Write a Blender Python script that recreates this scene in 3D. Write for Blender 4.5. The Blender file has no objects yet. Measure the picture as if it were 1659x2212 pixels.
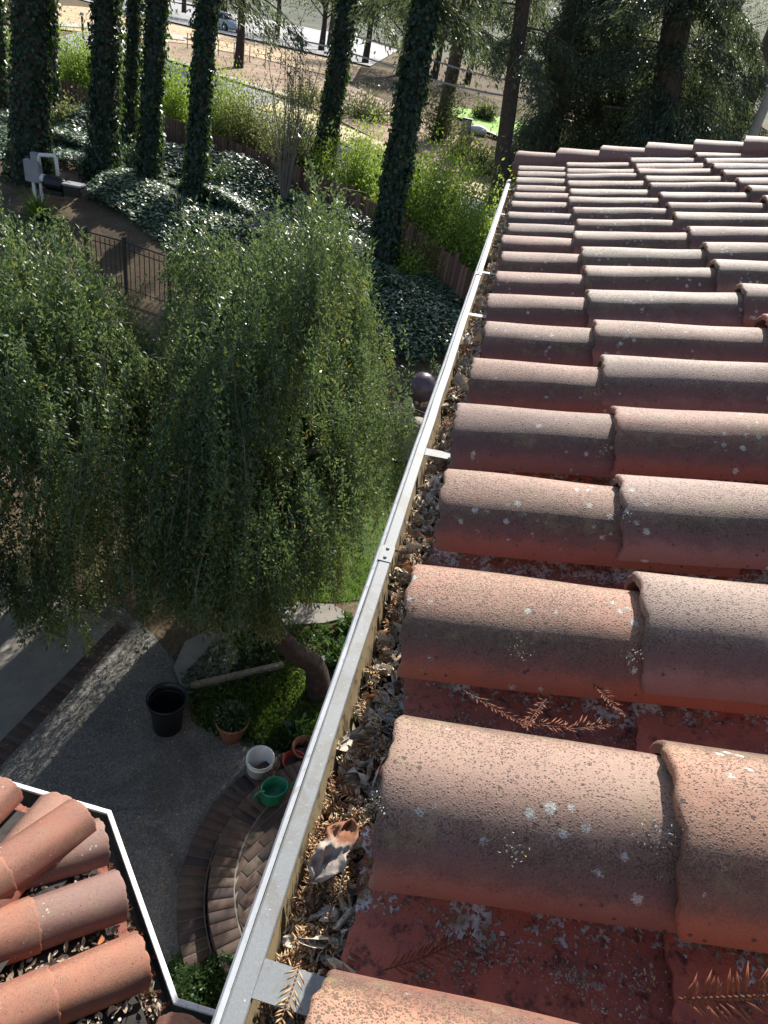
import bpy, bmesh, math, random
import numpy as np
from mathutils import Vector, Matrix
R = math.radians
PI = math.pi
SC = bpy.context.scene
COL = SC.collection
rng = np.random.default_rng(7)
random.seed(7)

# ------------------------------------------------------------------ camera
CAMZ = 7.1
_d = np.array([350.5, -976.0, 1475.0]); _d /= np.linalg.norm(_d)
_a = 1475.0 ** 2 / (350.5 * .206 + 976)
_n = np.array([-.206 * _a, _a, 1475.0]); _n /= np.linalg.norm(_n)
_Y = _d; _Z = -_n; _X = np.cross(_Y, _Z)
RW = np.array([_X, _Y, _Z])           # photo frame (x right, y down, z forward) -> world
CAM = np.array([0, 0, CAMZ])
cd = bpy.data.cameras.new('camera'); cam = bpy.data.objects.new('camera', cd); COL.objects.link(cam)
right, up, fwd = RW @ np.array([1, 0, 0]), RW @ np.array([0, -1, 0]), RW @ np.array([0, 0, 1])
M = Matrix(((right[0], up[0], -fwd[0], 0), (right[1], up[1], -fwd[1], 0), (right[2], up[2], -fwd[2], CAMZ), (0, 0, 0, 1)))
cam.matrix_world = M
cd.sensor_fit = 'VERTICAL'; cd.sensor_height = 36.0; cd.lens = 36.0 * 1475 / 2212
cd.clip_start = .02; cd.clip_end = 2000
SC.camera = cam

def ray(px, py):
    v = np.array([px - 829.5, py - 1106.0, 1475.0]); v /= np.linalg.norm(v)
    return RW @ v
def at(px, py, z):
    r = ray(px, py); return CAM + r * ((z - CAMZ) / r[2])
def aty(px, py, y):
    r = ray(px, py); return CAM + r * (y / r[1])

# ------------------------------------------------------------------ light
SUN_AZ, SUN_EL = R(7), R(34)
w = bpy.data.worlds.new('World'); SC.world = w; w.use_nodes = True
nt = w.node_tree; bg = nt.nodes['Background']
sky = nt.nodes.new('ShaderNodeTexSky'); sky.sky_type = 'NISHITA'; sky.sun_disc = False
sky.sun_elevation = SUN_EL; sky.sun_rotation = SUN_AZ; sky.altitude = 100; sky.dust_density = 2.0
nt.links.new(sky.outputs[0], bg.inputs[0]); bg.inputs[1].default_value = .095
sd = bpy.data.lights.new('sun', 'SUN'); sd.energy = 5.0; sd.angle = R(.55); sd.color = (1, .95, .87)
so = bpy.data.objects.new('sun', sd); COL.objects.link(so)
sv = Vector((math.sin(SUN_AZ) * math.cos(SUN_EL), math.cos(SUN_AZ) * math.cos(SUN_EL), math.sin(SUN_EL)))
so.rotation_euler = sv.to_track_quat('Z', 'Y').to_euler(); so.location = (0, 40, 40)
SC.view_settings.view_transform = 'Standard'; SC.view_settings.look = 'None'
SC.view_settings.exposure = .80; SC.view_settings.gamma = 1
SC.cycles.max_bounces = 6; SC.cycles.transparent_max_bounces = 4
SC.cycles.diffuse_bounces = 3; SC.cycles.sample_clamp_indirect = 8

# ------------------------------------------------------------------ node helpers
class NT:
    def __init__(s, name):
        s.m = bpy.data.materials.new(name); s.m.use_nodes = True
        s.t = s.m.node_tree; s.b = s.t.nodes['Principled BSDF']; s.out = s.t.nodes['Material Output']
    def n(s, typ, **kw):
        o = s.t.nodes.new('ShaderNode' + typ)
        for k, v in kw.items():
            if k.startswith('i_'):
                key = k[2:]; key = int(key) if key.isdigit() else key.replace('_', ' ')
                s.put(o.inputs[key], v)
            else: setattr(o, k, v)
        return o
    def put(s, inp, v):
        if isinstance(v, bpy.types.NodeSocket): s.t.links.new(v, inp)
        elif isinstance(v, bpy.types.Node): s.t.links.new(v.outputs[0], inp)
        elif isinstance(v, (tuple, list)) and len(v) == 3 and inp.type == 'RGBA': inp.default_value = (*v, 1)
        else: inp.default_value = v
    def math(s, op, a, b=0.0, c=None, clamp=False):
        o = s.t.nodes.new('ShaderNodeMath'); o.operation = op; o.use_clamp = clamp
        s.put(o.inputs[0], a); s.put(o.inputs[1], b)
        if c is not None: s.put(o.inputs[2], c)
        return o.outputs[0]
    def mix(s, f, a, b, mode='MIX'):
        o = s.t.nodes.new('ShaderNodeMix'); o.data_type = 'RGBA'; o.blend_type = mode
        s.put(o.inputs[0], f); s.put(o.inputs[6], a); s.put(o.inputs[7], b)
        return o.outputs[2]
    def sstep(s, v, a, b):
        o = s.t.nodes.new('ShaderNodeMapRange'); o.interpolation_type = 'SMOOTHSTEP'
        s.put(o.inputs[0], v); s.put(o.inputs[1], a); s.put(o.inputs[2], b)
        return o.outputs[0]
    def noise(s, vec, scale, detail=4, rough=.55, dist=0.0):
        o = s.n('TexNoise'); s.put(o.inputs['Vector'], vec); o.inputs['Scale'].default_value = scale
        o.inputs['Detail'].default_value = detail; o.inputs['Roughness'].default_value = rough; o.inputs['Distortion'].default_value = dist
        return o.outputs[0]
    def voro(s, vec, scale, feature='F1', rnd=1.0):
        o = s.n('TexVoronoi', feature=feature); s.put(o.inputs['Vector'], vec); o.inputs['Scale'].default_value = scale
        o.inputs['Randomness'].default_value = rnd
        return o
    def ramp(s, v, stops, interp='LINEAR'):
        o = s.n('ValToRGB'); o.color_ramp.interpolation = interp; s.put(o.inputs[0], v)
        e = o.color_ramp.elements
        while len(e) < len(stops): e.new(.5)
        for el, (p, c) in zip(e, stops): el.position = p; el.color = (*c, 1)
        return o.outputs[0]
    def obj(s): return s.n('TexCoord').outputs['Object']
    def geo(s): return s.n('NewGeometry').outputs['Position']
    def bump(s, h, strength=.5, dist=.01):
        o = s.n('Bump'); o.inputs['Strength'].default_value = strength; o.inputs['Distance'].default_value = dist
        s.put(o.inputs['Height'], h); s.put(s.b.inputs['Normal'], o.outputs[0]); return o
    def base(s, c, rough=None, spec=None, metal=None):
        s.put(s.b.inputs['Base Color'], c)
        if rough is not None: s.put(s.b.inputs['Roughness'], rough)
        if spec is not None: s.b.inputs['Specular IOR Level'].default_value = spec
        if metal is not None: s.b.inputs['Metallic'].default_value = metal
        return s.m

def simple(name, c, rough=.7, metal=0.0, var=.25, scale=8.0, spec=.4, bump=.0, bscale=60.0, coord='geo', dirt=None):
    s = NT(name); v = s.geo() if coord == 'geo' else s.obj()
    n1 = s.noise(v, scale, 5, .6)
    c2 = tuple(max(0, x * (1 - var)) for x in c); c3 = tuple(min(1, x * (1 + var)) for x in c)
    cc = s.ramp(n1, [(.3, c2), (.7, c3)])
    if dirt:
        f = s.sstep(s.noise(v, scale * 3.1, 6, .7), .5, .68); cc = s.mix(f, cc, dirt)
    s.base(cc, rough, spec, metal)
    if bump: s.bump(s.noise(v, bscale, 5, .6), bump, .01)
    return s.m

def leafmat(name, stops, trans=.3, rough=.45, spec=.5, tcol=(.35, .5, .06), coat=0):
    """leaf colour by a per-leaf random attribute, part translucent"""
    s = NT(name)
    a = s.n('Attribute', attribute_name='rnd')
    c = s.ramp(a.outputs['Fac'], stops)
    s.base(c, rough, spec); s.b.inputs['Coat Weight'].default_value = coat; s.b.inputs['Coat Roughness'].default_value = .38
    t = s.n('BsdfTranslucent'); s.put(t.inputs[0], s.mix(.55, c, tcol))
    m = s.n('MixShader'); m.inputs[0].default_value = trans
    s.t.links.new(s.b.outputs[0], m.inputs[1]); s.t.links.new(t.outputs[0], m.inputs[2])
    s.t.links.new(m.outputs[0], s.out.inputs[0])
    return s.m

# ------------------------------------------------------------------ tile materials
def tile_mat(name, dirt=1.0, pale=1.0, crest=.085, lich=1.0):
    s = NT(name)
    oi = s.n('ObjectInfo'); tc = s.n('TexCoord').outputs['Object']
    off = s.n('VectorMath', operation='SCALE'); s.put(off.inputs[0], s.n('CombineXYZ', i_0=oi.outputs['Random'], i_1=.37, i_2=.11).outputs[0]); off.inputs['Scale'].default_value = 60
    ad = s.n('VectorMath', operation='ADD'); s.put(ad.inputs[0], tc); s.put(ad.inputs[1], off.outputs[0]); v = ad.outputs[0]
    z = s.n('SeparateXYZ'); s.put(z.inputs[0], tc); z = z.outputs[2]
    big = s.noise(v, 7, 4, .55); mid = s.noise(v, 34, 5, .65); fine = s.noise(v, 300, 3, .62); grit = s.noise(v, 700, 3, .6)
    base = oi.outputs['Color']
    base = s.mix(s.math('MULTIPLY', s.sstep(big, .40, .66), .5), base, s.mix(.6, base, (.24, .13, .13)))       # firing variation
    base = s.mix(s.math('MULTIPLY', s.sstep(mid, .42, .7), .28), base, s.mix(.6, base, (.13, .06, .06)))
    h = s.math('ADD', z, s.math('MULTIPLY', s.math('SUBTRACT', mid, .5), .034))
    h = s.math('ADD', h, s.math('MULTIPLY', s.math('SUBTRACT', big, .5), .020))
    h = s.math('ADD', h, s.math('MULTIPLY', s.math('SUBTRACT', fine, .5), .030))
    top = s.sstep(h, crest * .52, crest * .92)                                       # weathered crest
    col = s.mix(s.math('MULTIPLY', top, s.math('MULTIPLY', s.math('ADD', .55, s.math('MULTIPLY', oi.outputs['Random'], .6)), .46 * pale)), s.mix(.50, base, (.25, .055, .03)), s.mix(.45, (.52, .46, .35), base))  # lower sides reddened and darkened, partly shade painted into the clay colour
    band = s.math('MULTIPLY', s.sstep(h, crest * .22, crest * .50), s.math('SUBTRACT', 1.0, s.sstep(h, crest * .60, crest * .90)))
    col = s.mix(s.math('MULTIPLY', band, .66 * dirt), col, (.050, .034, .042))          # sooty algae band below the crest, deepened with painted terminator shade
    # olive and black granules on the weathered part
    dens = s.math('MULTIPLY', s.sstep(h, crest * .48, crest * .74), s.math('SUBTRACT', 1.0, s.math('MULTIPLY', s.sstep(h, crest * .66, crest * 1.02), .74)))
    dens = s.math('MULTIPLY', dens, s.math('ADD', .25, s.math('MULTIPLY', s.sstep(big, .3, .66), 1.0)))
    dens = s.math('MULTIPLY', dens, s.math('ADD', .65, s.math('MULTIPLY', oi.outputs['Random'], .6)))
    def dots(scale, k, rad):
        vv = s.voro(v, scale); cr = s.n('SeparateColor'); s.put(cr.inputs[0], vv.outputs['Color'])
        on = s.math('LESS_THAN', cr.outputs[0], s.math('MULTIPLY', dens, k * dirt))
        return s.math('MULTIPLY', on, s.math('SUBTRACT', 1.0, s.sstep(s.math('ADD', vv.outputs[0], s.math('MULTIPLY', grit, .3)), rad, rad + .22)))
    sp = s.math('MAXIMUM', s.math('MAXIMUM', dots(300, 1.0, .36), dots(520, 1.2, .44)), dots(150, .10, .30))
    thr = s.math('SUBTRACT', .68, s.math('MULTIPLY', dens, .19 * dirt))
    sp = s.math('MAXIMUM', sp, s.math('MULTIPLY', s.sstep(fine, thr, s.math('ADD', thr, .05)), .9))
    moss = s.ramp(s.noise(v, 90, 3, .6), [(.35, (.030, .024, .02)), (.55, (.085, .066, .038)), (.68, (.19, .16, .06))])
    col = s.mix(s.math('MULTIPLY', s.math('MULTIPLY', dens, s.sstep(mid, .3, .6)), .42 * dirt), col, (.17, .125, .07))
    col = s.mix(s.math('MULTIPLY', sp, .90), col, moss)
    bl = s.math('MULTIPLY', s.sstep(s.noise(v, 15, 5, .7), .54, .66), s.sstep(h, crest * .3, crest * .7))
    col = s.mix(s.math('MULTIPLY', bl, .38 * dirt), col, (.27, .25, .12))          # yellow green lichen haze
    # round black spots and pale lichen
    vd = s.voro(v, 62); spot = s.math('MULTIPLY', s.math('LESS_THAN', vd.outputs[0], .16), s.sstep(s.noise(v, 19, 2), .50, .56))
    col = s.mix(s.math('MULTIPLY', spot, .85), col, (.03, .026, .025))
    lv = s.voro(v, 48); ln = s.noise(v, 420, 4, .75); lm = s.noise(v, 11, 3, .6)
    li = s.math('LESS_THAN', s.math('ADD', lv.outputs[0], s.math('MULTIPLY', s.math('SUBTRACT', ln, .35), .9)), s.math('MULTIPLY', s.sstep(lm, .46, .64), .40 * lich))
    col = s.mix(s.math('MULTIPLY', li, .85), col, s.ramp(fine, [(.35, (.34, .35, .31)), (.65, (.70, .72, .66))]))
    col = s.mix(.16, col, s.ramp(grit, [(.3, (.05, .03, .025)), (.7, (.60, .40, .30))]))
    s.base(col, .68, .36)
    hh = s.math('ADD', s.math('MULTIPLY', grit, .35), s.math('MULTIPLY', sp, .6)); hh = s.math('ADD', hh, s.math('MULTIPLY', li, .9)); hh = s.math('ADD', hh, s.math('MULTIPLY', mid, .6))
    s.bump(hh, .7, .0022)
    return s.m

def pan_mat():
    s = NT('pan_clay'); oi = s.n('ObjectInfo'); tc = s.n('TexCoord').outputs['Object']
    off = s.n('VectorMath', operation='SCALE'); s.put(off.inputs[0], s.n('CombineXYZ', i_0=oi.outputs['Random'], i_1=.7, i_2=.31).outputs[0]); off.inputs['Scale'].default_value = 40
    ad = s.n('VectorMath', operation='ADD'); s.put(ad.inputs[0], tc); s.put(ad.inputs[1], off.outputs[0]); v = ad.outputs[0]
    y = s.n('SeparateXYZ'); s.put(y.inputs[0], tc); y = y.outputs[1]
    mid = s.noise(v, 26, 5, .65); fine = s.noise(v, 190, 4, .65); big = s.noise(v, 8, 3, .6)
    col = s.mix(s.sstep(mid, .4, .7), oi.outputs['Color'], (.28, .10, .08))
    col = s.mix(s.math('MULTIPLY', s.sstep(s.noise(v, 60, 5, .7), .5, .66), .8), col, (.05, .035, .035))
    edge = s.sstep(s.math('ADD', y, s.math('MULTIPLY', s.math('SUBTRACT', big, .5), .11)), .012, .062)   # crust beside the cover above
    thr = s.math('SUBTRACT', .64, s.math('MULTIPLY', edge, .15))
    li = s.sstep(s.math('ADD', s.math('MULTIPLY', fine, .55), s.math('MULTIPLY', mid, .45)), thr, s.math('ADD', thr, .025))
    lc = s.ramp(s.noise(v, 45, 3), [(.36, (.20, .15, .05)), (.46, (.34, .34, .31)), (.62, (.58, .60, .58))])
    col = s.mix(s.math('MULTIPLY', li, .9), col, lc)
    s.base(col, .9, .2)
    s.bump(s.math('ADD', s.math('MULTIPLY', li, .9), s.math('ADD', fine, mid)), .8, .003)
    return s.m

MT = {}
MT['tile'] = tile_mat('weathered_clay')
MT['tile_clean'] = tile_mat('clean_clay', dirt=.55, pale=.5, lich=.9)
MT['pan'] = pan_mat()
s = NT('galvanised_steel'); v = s.geo(); n1 = s.voro(v, 330); n2 = s.noise(v, 24, 5, .6)
c = s.mix(s.math('MULTIPLY', n1.outputs[0], .35), (.20, .215, .225), (.30, .315, .32)); c = s.mix(s.math('MULTIPLY', s.sstep(n2, .5, .75), .5), c, (.24, .25, .245))
c = s.mix(s.math('MULTIPLY', s.sstep(s.noise(v, 7, 6, .75, 1.5), .52, .60), .45), c, (.17, .155, .13)); c = s.mix(s.sstep(s.noise(v, 300, 3, .7), .66, .72), c, (.55, .57, .57))
MT['galv'] = s.base(c, .6, .35, .1); s.bump(s.noise(v, 500, 3), .15, .001)
MT['gutter_in'] = simple('gutter_inner_paint', (.30, .235, .14), .6, var=.25, scale=14, dirt=(.10, .075, .05), spec=.3)
MT['rust'] = simple('rusty_gutter_wall', (.50, .24, .12), .8, var=.35, scale=30, dirt=(.62, .42, .27), bump=.5, bscale=200)
MT['white_paint'] = simple('white_gutter_paint', (.74, .75, .76), .5, var=.12, scale=18, spec=.4, dirt=(.52, .50, .46))
MT['gutter_dark'] = simple('green_grey_gutter_paint', (.10, .115, .11), .6, var=.2, scale=9)
MT['deck'] = simple('roof_underlay', (.035, .03, .028), .95, var=.4, scale=20)
MT['stucco'] = simple('stucco', (.42, .37, .30), .9, var=.08, scale=3, bump=.3)
MT['leaf_litter'] = None
s = NT('dry_leaf_tissue'); a = s.n('Attribute', attribute_name='rnd'); v = s.geo()
c = s.ramp(a.outputs['Fac'], [(0, (.07, .055, .042)), (.25, (.28, .22, .155)), (.5, (.50, .43, .33)), (.72, (.66, .60, .50)), (.86, (.66, .52, .34)), (1, (.42, .17, .07))])
c = s.mix(s.math('MULTIPLY', s.sstep(s.noise(v, 260, 4, .7), .48, .65), .45), c, (.10, .075, .055))
MT['litter'] = s.base(c, .8, .25)
s = NT('dry_needles'); a = s.n('Attribute', attribute_name='rnd')
c = s.ramp(a.outputs['Fac'], [(0, (.13, .055, .028)), (.3, (.27, .13, .06)), (.6, (.46, .30, .15)), (1, (.58, .43, .25))])
MT['needle'] = s.base(c, .6, .35)
s = NT('red_brown_needles'); a = s.n('Attribute', attribute_name='rnd')
MT['needle_red'] = s.base(s.ramp(a.outputs['Fac'], [(0, (.085, .028, .016)), (1, (.27, .085, .038))]), .6, .3)

# ------------------------------------------------------------------ mesh helpers
def tag(o, label=None, cat=None, group=None, kind=None):
    for k, v in (('label', label), ('category', cat), ('group', group), ('kind', kind)):
        if v: o[k] = v
    return o
def thing(name, label, cat, loc=(0, 0, 0), rz=0.0, group=None):
    o = bpy.data.objects.new(name, None); COL.objects.link(o); o.location = loc; o.rotation_euler = (0, 0, rz); o.empty_display_size = .1
    return tag(o, label, cat, group)
def link(name, me, mat=None, parent=None, loc=None):
    o = bpy.data.objects.new(name, me); COL.objects.link(o)
    if mat and not me.materials: me.materials.append(mat)
    if parent: o.parent = parent
    if loc is not None: o.location = loc
    return o
def npmesh(name, V, F, rnd=None, smooth=False):
    """V (n,3); F (m,4) or (m,3) int"""
    V = np.asarray(V, np.float32).reshape(-1, 3); F = np.asarray(F, np.int32); k = F.shape[1]
    me = bpy.data.meshes.new(name)
    me.vertices.add(len(V)); me.vertices.foreach_set('co', V.ravel())
    me.loops.add(F.size); me.loops.foreach_set('vertex_index', F.ravel())
    me.polygons.add(len(F)); me.polygons.foreach_set('loop_start', np.arange(len(F), dtype=np.int32) * k)
    if rnd is not None:
        a = me.attributes.new('rnd', 'FLOAT', 'POINT'); a.data.foreach_set('value', np.asarray(rnd, np.float32).ravel())
    me.update(calc_edges=True); me.validate()
    if smooth: me.polygons.foreach_set('use_smooth', np.ones(len(F), bool))
    return me
def bmesh_me(bm, name, smooth=False, recalc=True):
    if recalc: bmesh.ops.recalc_face_normals(bm, faces=bm.faces[:])
    me = bpy.data.meshes.new(name); bm.to_mesh(me); bm.free()
    if smooth: me.polygons.foreach_set('use_smooth', np.ones(len(me.polygons), bool))
    return me
def add_box(bm, c, s, rz=0.0, rx=0.0, ry=0.0, bev=0.0):
    m = Matrix.Translation(c) @ Matrix.Rotation(rz, 4, 'Z') @ Matrix.Rotation(ry, 4, 'Y') @ Matrix.Rotation(rx, 4, 'X') @ Matrix.Diagonal((*s, 1))
    r = bmesh.ops.create_cube(bm, size=1, matrix=m)
    if bev:
        es = list({e for v in r['verts'] for e in v.link_edges})
        bmesh.ops.bevel(bm, geom=es, offset=bev, segments=2, affect='EDGES')
    return r
def add_tube(bm, pts, rad, n=8, cap=True):
    """pts list of 3-vectors, rad scalar or list"""
    pts = [Vector(p) for p in pts]; k = len(pts)
    if not hasattr(rad, '__len__'): rad = [rad] * k
    rings = []; prev = None
    for i, p in enumerate(pts):
        t = (pts[min(i + 1, k - 1)] - pts[max(i - 1, 0)]).normalized()
        if prev is None: u = t.orthogonal().normalized()
        else:
            u = prev - t * prev.dot(t)
            u = u.normalized() if u.length > 1e-6 else t.orthogonal().normalized()
        prev = u; b = t.cross(u)
        rings.append([bm.verts.new(p + (u * math.cos(2 * PI * j / n) + b * math.sin(2 * PI * j / n)) * rad[i]) for j in range(n)])
    for a, b in zip(rings, rings[1:]):
        for j in range(n): bm.faces.new((a[j], a[(j + 1) % n], b[(j + 1) % n], b[j]))
    if cap: bm.faces.new(rings[0][::-1]); bm.faces.new(rings[-1])
def add_lathe(bm, prof, n=32, c=(0, 0, 0), sx=1.0, sy=1.0):
    """prof list of (r,z); r==0 closes"""
    rings = []
    for r, z in prof:
        if r < 1e-6: rings.append([bm.verts.new((c[0], c[1], c[2] + z))])
        else: rings.append([bm.verts.new((c[0] + sx * r * math.cos(2 * PI * j / n), c[1] + sy * r * math.sin(2 * PI * j / n), c[2] + z)) for j in range(n)])
    for a, b in zip(rings, rings[1:]):
        for j in range(n):
            q = []
            for vv in (a[j % len(a)], a[(j + 1) % len(a)], b[(j + 1) % len(b)], b[j % len(b)]):
                if vv not in q: q.append(vv)
            if len(q) > 2: bm.faces.new(q)
def unit(a): return a / np.maximum(np.linalg.norm(a, axis=-1, keepdims=True), 1e-9)
def leaf_arrays(P, D, N, L, Wd, bend=.15):
    """one folded quad per leaf: base, side, tip, side"""
    P = np.asarray(P, float); n = len(P); D = unit(D); S = unit(np.cross(D, N)); U = np.cross(S, D)
    L = np.broadcast_to(L, (n,))[:, None]; Wd = np.broadcast_to(Wd, (n,))[:, None]
    base = P; tip = P + D * L; m = P + D * L * .42 + U * L * bend
    V = np.stack([base, m + S * Wd * .5, tip, m - S * Wd * .5], 1).reshape(-1, 3)
    return V, np.arange(4 * n, dtype=np.int32).reshape(-1, 4)
def leaves(name, P, D, N, L, Wd, mat, parent=None, rnd=None, bend=.15):
    V, F = leaf_arrays(P, D, N, L, Wd, bend); n = len(P)
    r = rng.random(n) if rnd is None else rnd
    return link(name, npmesh(name, V, F, np.repeat(r, 4)), mat, parent)
def rdir(n): return unit(rng.normal(size=(n, 3)))

# ------------------------------------------------------------------ terrain
def g(Y):
    Y = np.asarray(Y, float); t = np.clip((Y - 11.0) / 9.0, 0, 1)
    z = 2.1 * t * t * (3 - 2 * t)
    z = z + np.clip(Y - 20, 0, 10) * .09 + np.clip(Y - 30, 0, 30) * .045
    return z
def G(px, py, dz=0.0):
    r = ray(px, py); ts = np.arange(3, 400, .05)
    zz = CAMZ + r[2] * ts; gg = g(r[1] * ts) + dz
    k = np.argmax(zz < gg)
    if zz[k] >= gg[k]: k = len(ts) - 1
    p = CAM + r * ts[k]; p[2] = g(p[1]) + dz
    return p
def sheet(name, pts, dz, mat, res=.6, kind='structure'):
    """convex polygon of (x,y) draped on the ground"""
    P = np.array([[p[0], p[1]] for p in pts]); lo = P.min(0) - .01; hi = P.max(0) + .01
    nx = max(1, int((hi[0] - lo[0]) / (res * 4))); ny = max(1, int((hi[1] - lo[1]) / res))
    bm = bmesh.new(); xs = np.linspace(lo[0], hi[0], nx + 1); ys = np.linspace(lo[1], hi[1], ny + 1)
    vs = [[bm.verts.new((x, y, 0)) for x in xs] for y in ys]
    for j in range(ny):
        for i in range(nx): bm.faces.new((vs[j][i], vs[j][i + 1], vs[j + 1][i + 1], vs[j + 1][i]))
    A = sum(P[i][0] * P[(i + 1) % len(P)][1] - P[(i + 1) % len(P)][0] * P[i][1] for i in range(len(P)))
    if A < 0: P = P[::-1]
    for i in range(len(P)):
        a, b = P[i], P[(i + 1) % len(P)]; e = b - a
        bmesh.ops.bisect_plane(bm, geom=bm.verts[:] + bm.edges[:] + bm.faces[:], plane_co=(a[0], a[1], 0), plane_no=(e[1], -e[0], 0), clear_outer=True)
    for v in bm.verts: v.co.z = float(g(v.co.y)) + dz
    o = link(name, bmesh_me(bm, name, recalc=False), mat)
    return tag(o, kind=kind)
s = NT('garden_soil'); v = s.geo(); n1 = s.noise(v, .9, 5, .6); n2 = s.noise(v, 14, 6, .7); n3 = s.noise(v, 70, 4, .7)
c = s.ramp(n1, [(.35, (.10, .075, .05)), (.55, (.17, .125, .08)), (.7, (.26, .20, .13))])
c = s.mix(s.math('MULTIPLY', s.sstep(n2, .45, .62), .6), c, (.075, .055, .035)); c = s.mix(s.math('MULTIPLY', s.sstep(n3, .58, .66), .7), c, (.38, .30, .18))
s.base(c, .95, .1); s.bump(s.math('ADD', n2, n3), .8, .03); MT['soil'] = s.m
s = NT('exposed_aggregate'); v = s.geo(); n1 = s.noise(v, 1.2, 5, .6); vo = s.voro(v, 75); n3 = s.noise(v, 150, 4, .7)
c = s.ramp(vo.outputs['Color'], [(.1, (.07, .067, .062)), (.5, (.17, .16, .148)), (.9, (.34, .32, .29))]); c = s.mix(.45, c, s.ramp(n1, [(.35, (.10, .096, .09)), (.68, (.24, .225, .20))]))
c = s.mix(s.math('MULTIPLY', s.sstep(s.noise(v, .8, 5, .7, .8), .50, .60), .45), c, (.075, .07, .06)); c = s.mix(s.sstep(s.noise(v, 38, 2), .69, .715), c, (.50, .36, .07))
s.base(c, .92, .2); s.bump(vo.outputs[0], .7, .006); MT['aggregate'] = s.m
MT['slab'] = simple('pale_concrete', (.25, .23, .20), .9, var=.2, scale=2.5, bump=.3, bscale=90, dirt=(.22, .20, .17))
MT['asphalt'] = simple('asphalt', (.26, .265, .28), .85, var=.2, scale=.7, bump=.3, bscale=50)
MT['asphalt_far'] = simple('pale_road', (.30, .30, .31), .8, var=.1, scale=.4)
MT['concrete'] = simple('kerb_concrete', (.46, .44, .39), .85, var=.12, scale=1.5)
MT['drydirt'] = simple('dry_dirt', (.58, .42, .25), .95, var=.25, scale=.8, dirt=(.34, .22, .12), bump=.5, bscale=8)
MT['mulch'] = simple('brown_mulch', (.33, .22, .15), .95, var=.35, scale=1.2, dirt=(.17, .12, .085), bump=.6, bscale=10)
MT['shoulder'] = simple('yellow_dry_grass', (.62, .52, .30), .95, var=.2, scale=2.0, dirt=(.36, .27, .12))
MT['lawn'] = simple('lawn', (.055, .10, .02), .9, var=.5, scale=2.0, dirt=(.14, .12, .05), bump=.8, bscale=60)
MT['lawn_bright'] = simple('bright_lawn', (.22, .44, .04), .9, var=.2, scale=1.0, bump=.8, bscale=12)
MT['bark'] = simple('bark', (.05, .034, .027), .95, var=.45, scale=14, bump=1.0, bscale=22)
MT['bark_red'] = simple('redwood_bark', (.085, .06, .048), .95, var=.4, scale=9, bump=1.0, bscale=16)
MT['twig'] = simple('grey_twig', (.20, .17, .14), .85, var=.3, scale=20)
MT['fence_wood'] = None
s = NT('redwood_fence'); v = s.obj(); x = s.n('SeparateXYZ'); s.put(x.inputs[0], v)
bd = s.math('FRACT', s.math('MULTIPLY', x.outputs[0], 1 / .14)); idn = s.n('TexWhiteNoise', noise_dimensions='1D'); s.put(idn.inputs['W'], s.math('FLOOR', s.math('MULTIPLY', x.outputs[0], 1 / .14)))
c = s.ramp(idn.outputs[0], [(0, (.13, .07, .05)), (1, (.27, .16, .12))]); c = s.mix(s.math('LESS_THAN', bd, .09), c, (.015, .01, .008))
MT['fence_wood'] = s.base(c, .85, .2)
MT['black_iron'] = simple('black_iron', (.018, .019, .022), .35, var=.2, scale=8, spec=.6)
MT['black_plastic'] = simple('black_plastic', (.012, .012, .015), .42, var=.3, scale=9, spec=.5)
MT['white_plastic'] = simple('white_plastic', (.74, .74, .73), .4, var=.05, scale=9)
MT['green_plastic'] = simple('green_plastic', (.02, .22, .13), .35, var=.2, scale=9, spec=.5)
MT['dark_green'] = simple('dark_green_plastic', (.012, .05, .04), .4, var=.2, scale=9)
MT['terracotta'] = simple('terracotta_pot_clay', (.30, .12, .075), .85, var=.2, scale=12, dirt=(.17, .09, .06))
MT['red_plastic'] = simple('red_plastic', (.30, .025, .015), .4, var=.15, scale=9)
MT['grey_box'] = simple('grey_metal_box', (.30, .30, .31), .5, var=.1, scale=6)
MT['old_wood'] = simple('grey_old_wood', (.26, .22, .17), .9, var=.35, scale=18, dirt=(.12, .10, .08), bump=.6, bscale=40)
MT['stone'] = simple('pale_rock', (.48, .42, .32), .9, var=.25, scale=14, dirt=(.22, .19, .14), bump=.9, bscale=30)
MT['glaze'] = simple('mauve_glaze', (.11, .075, .085), .33, var=.2, scale=9, spec=.5)
s = NT('paving_brick'); a = s.n('Attribute', attribute_name='rnd'); v = s.geo()
c = s.ramp(a.outputs['Fac'], [(0, (.045, .04, .046)), (.25, (.085, .06, .052)), (.6, (.115, .075, .06)), (1, (.12, .095, .075))])
c = s.mix(s.math('MULTIPLY', s.sstep(s.noise(v, 22, 5, .7), .45, .65), .6), c, (.06, .05, .045)); MT['brick'] = s.base(c, .9, .2); s.bump(s.noise(v, 90, 4), .4, .005)
MT['mortar'] = simple('mortar', (.20, .185, .165), .95, var=.2, scale=20)
MT['car'] = simple('dark_blue_car_paint', (.03, .045, .06), .25, var=.05, scale=2, spec=.6)
MT['car_white'] = simple('silver_car_paint', (.5, .52, .54), .3, var=.05, scale=2, spec=.6)
MT['car_glass'] = simple('car_glass', (.02, .025, .03), .08, var=.05, scale=2, spec=.8)
MT['tyre'] = simple('tyre_rubber', (.02, .02, .02), .8, var=.1, scale=9)
MT['pole'] = simple('weathered_pole', (.36, .30, .24), .9, var=.15, scale=5)

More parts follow.
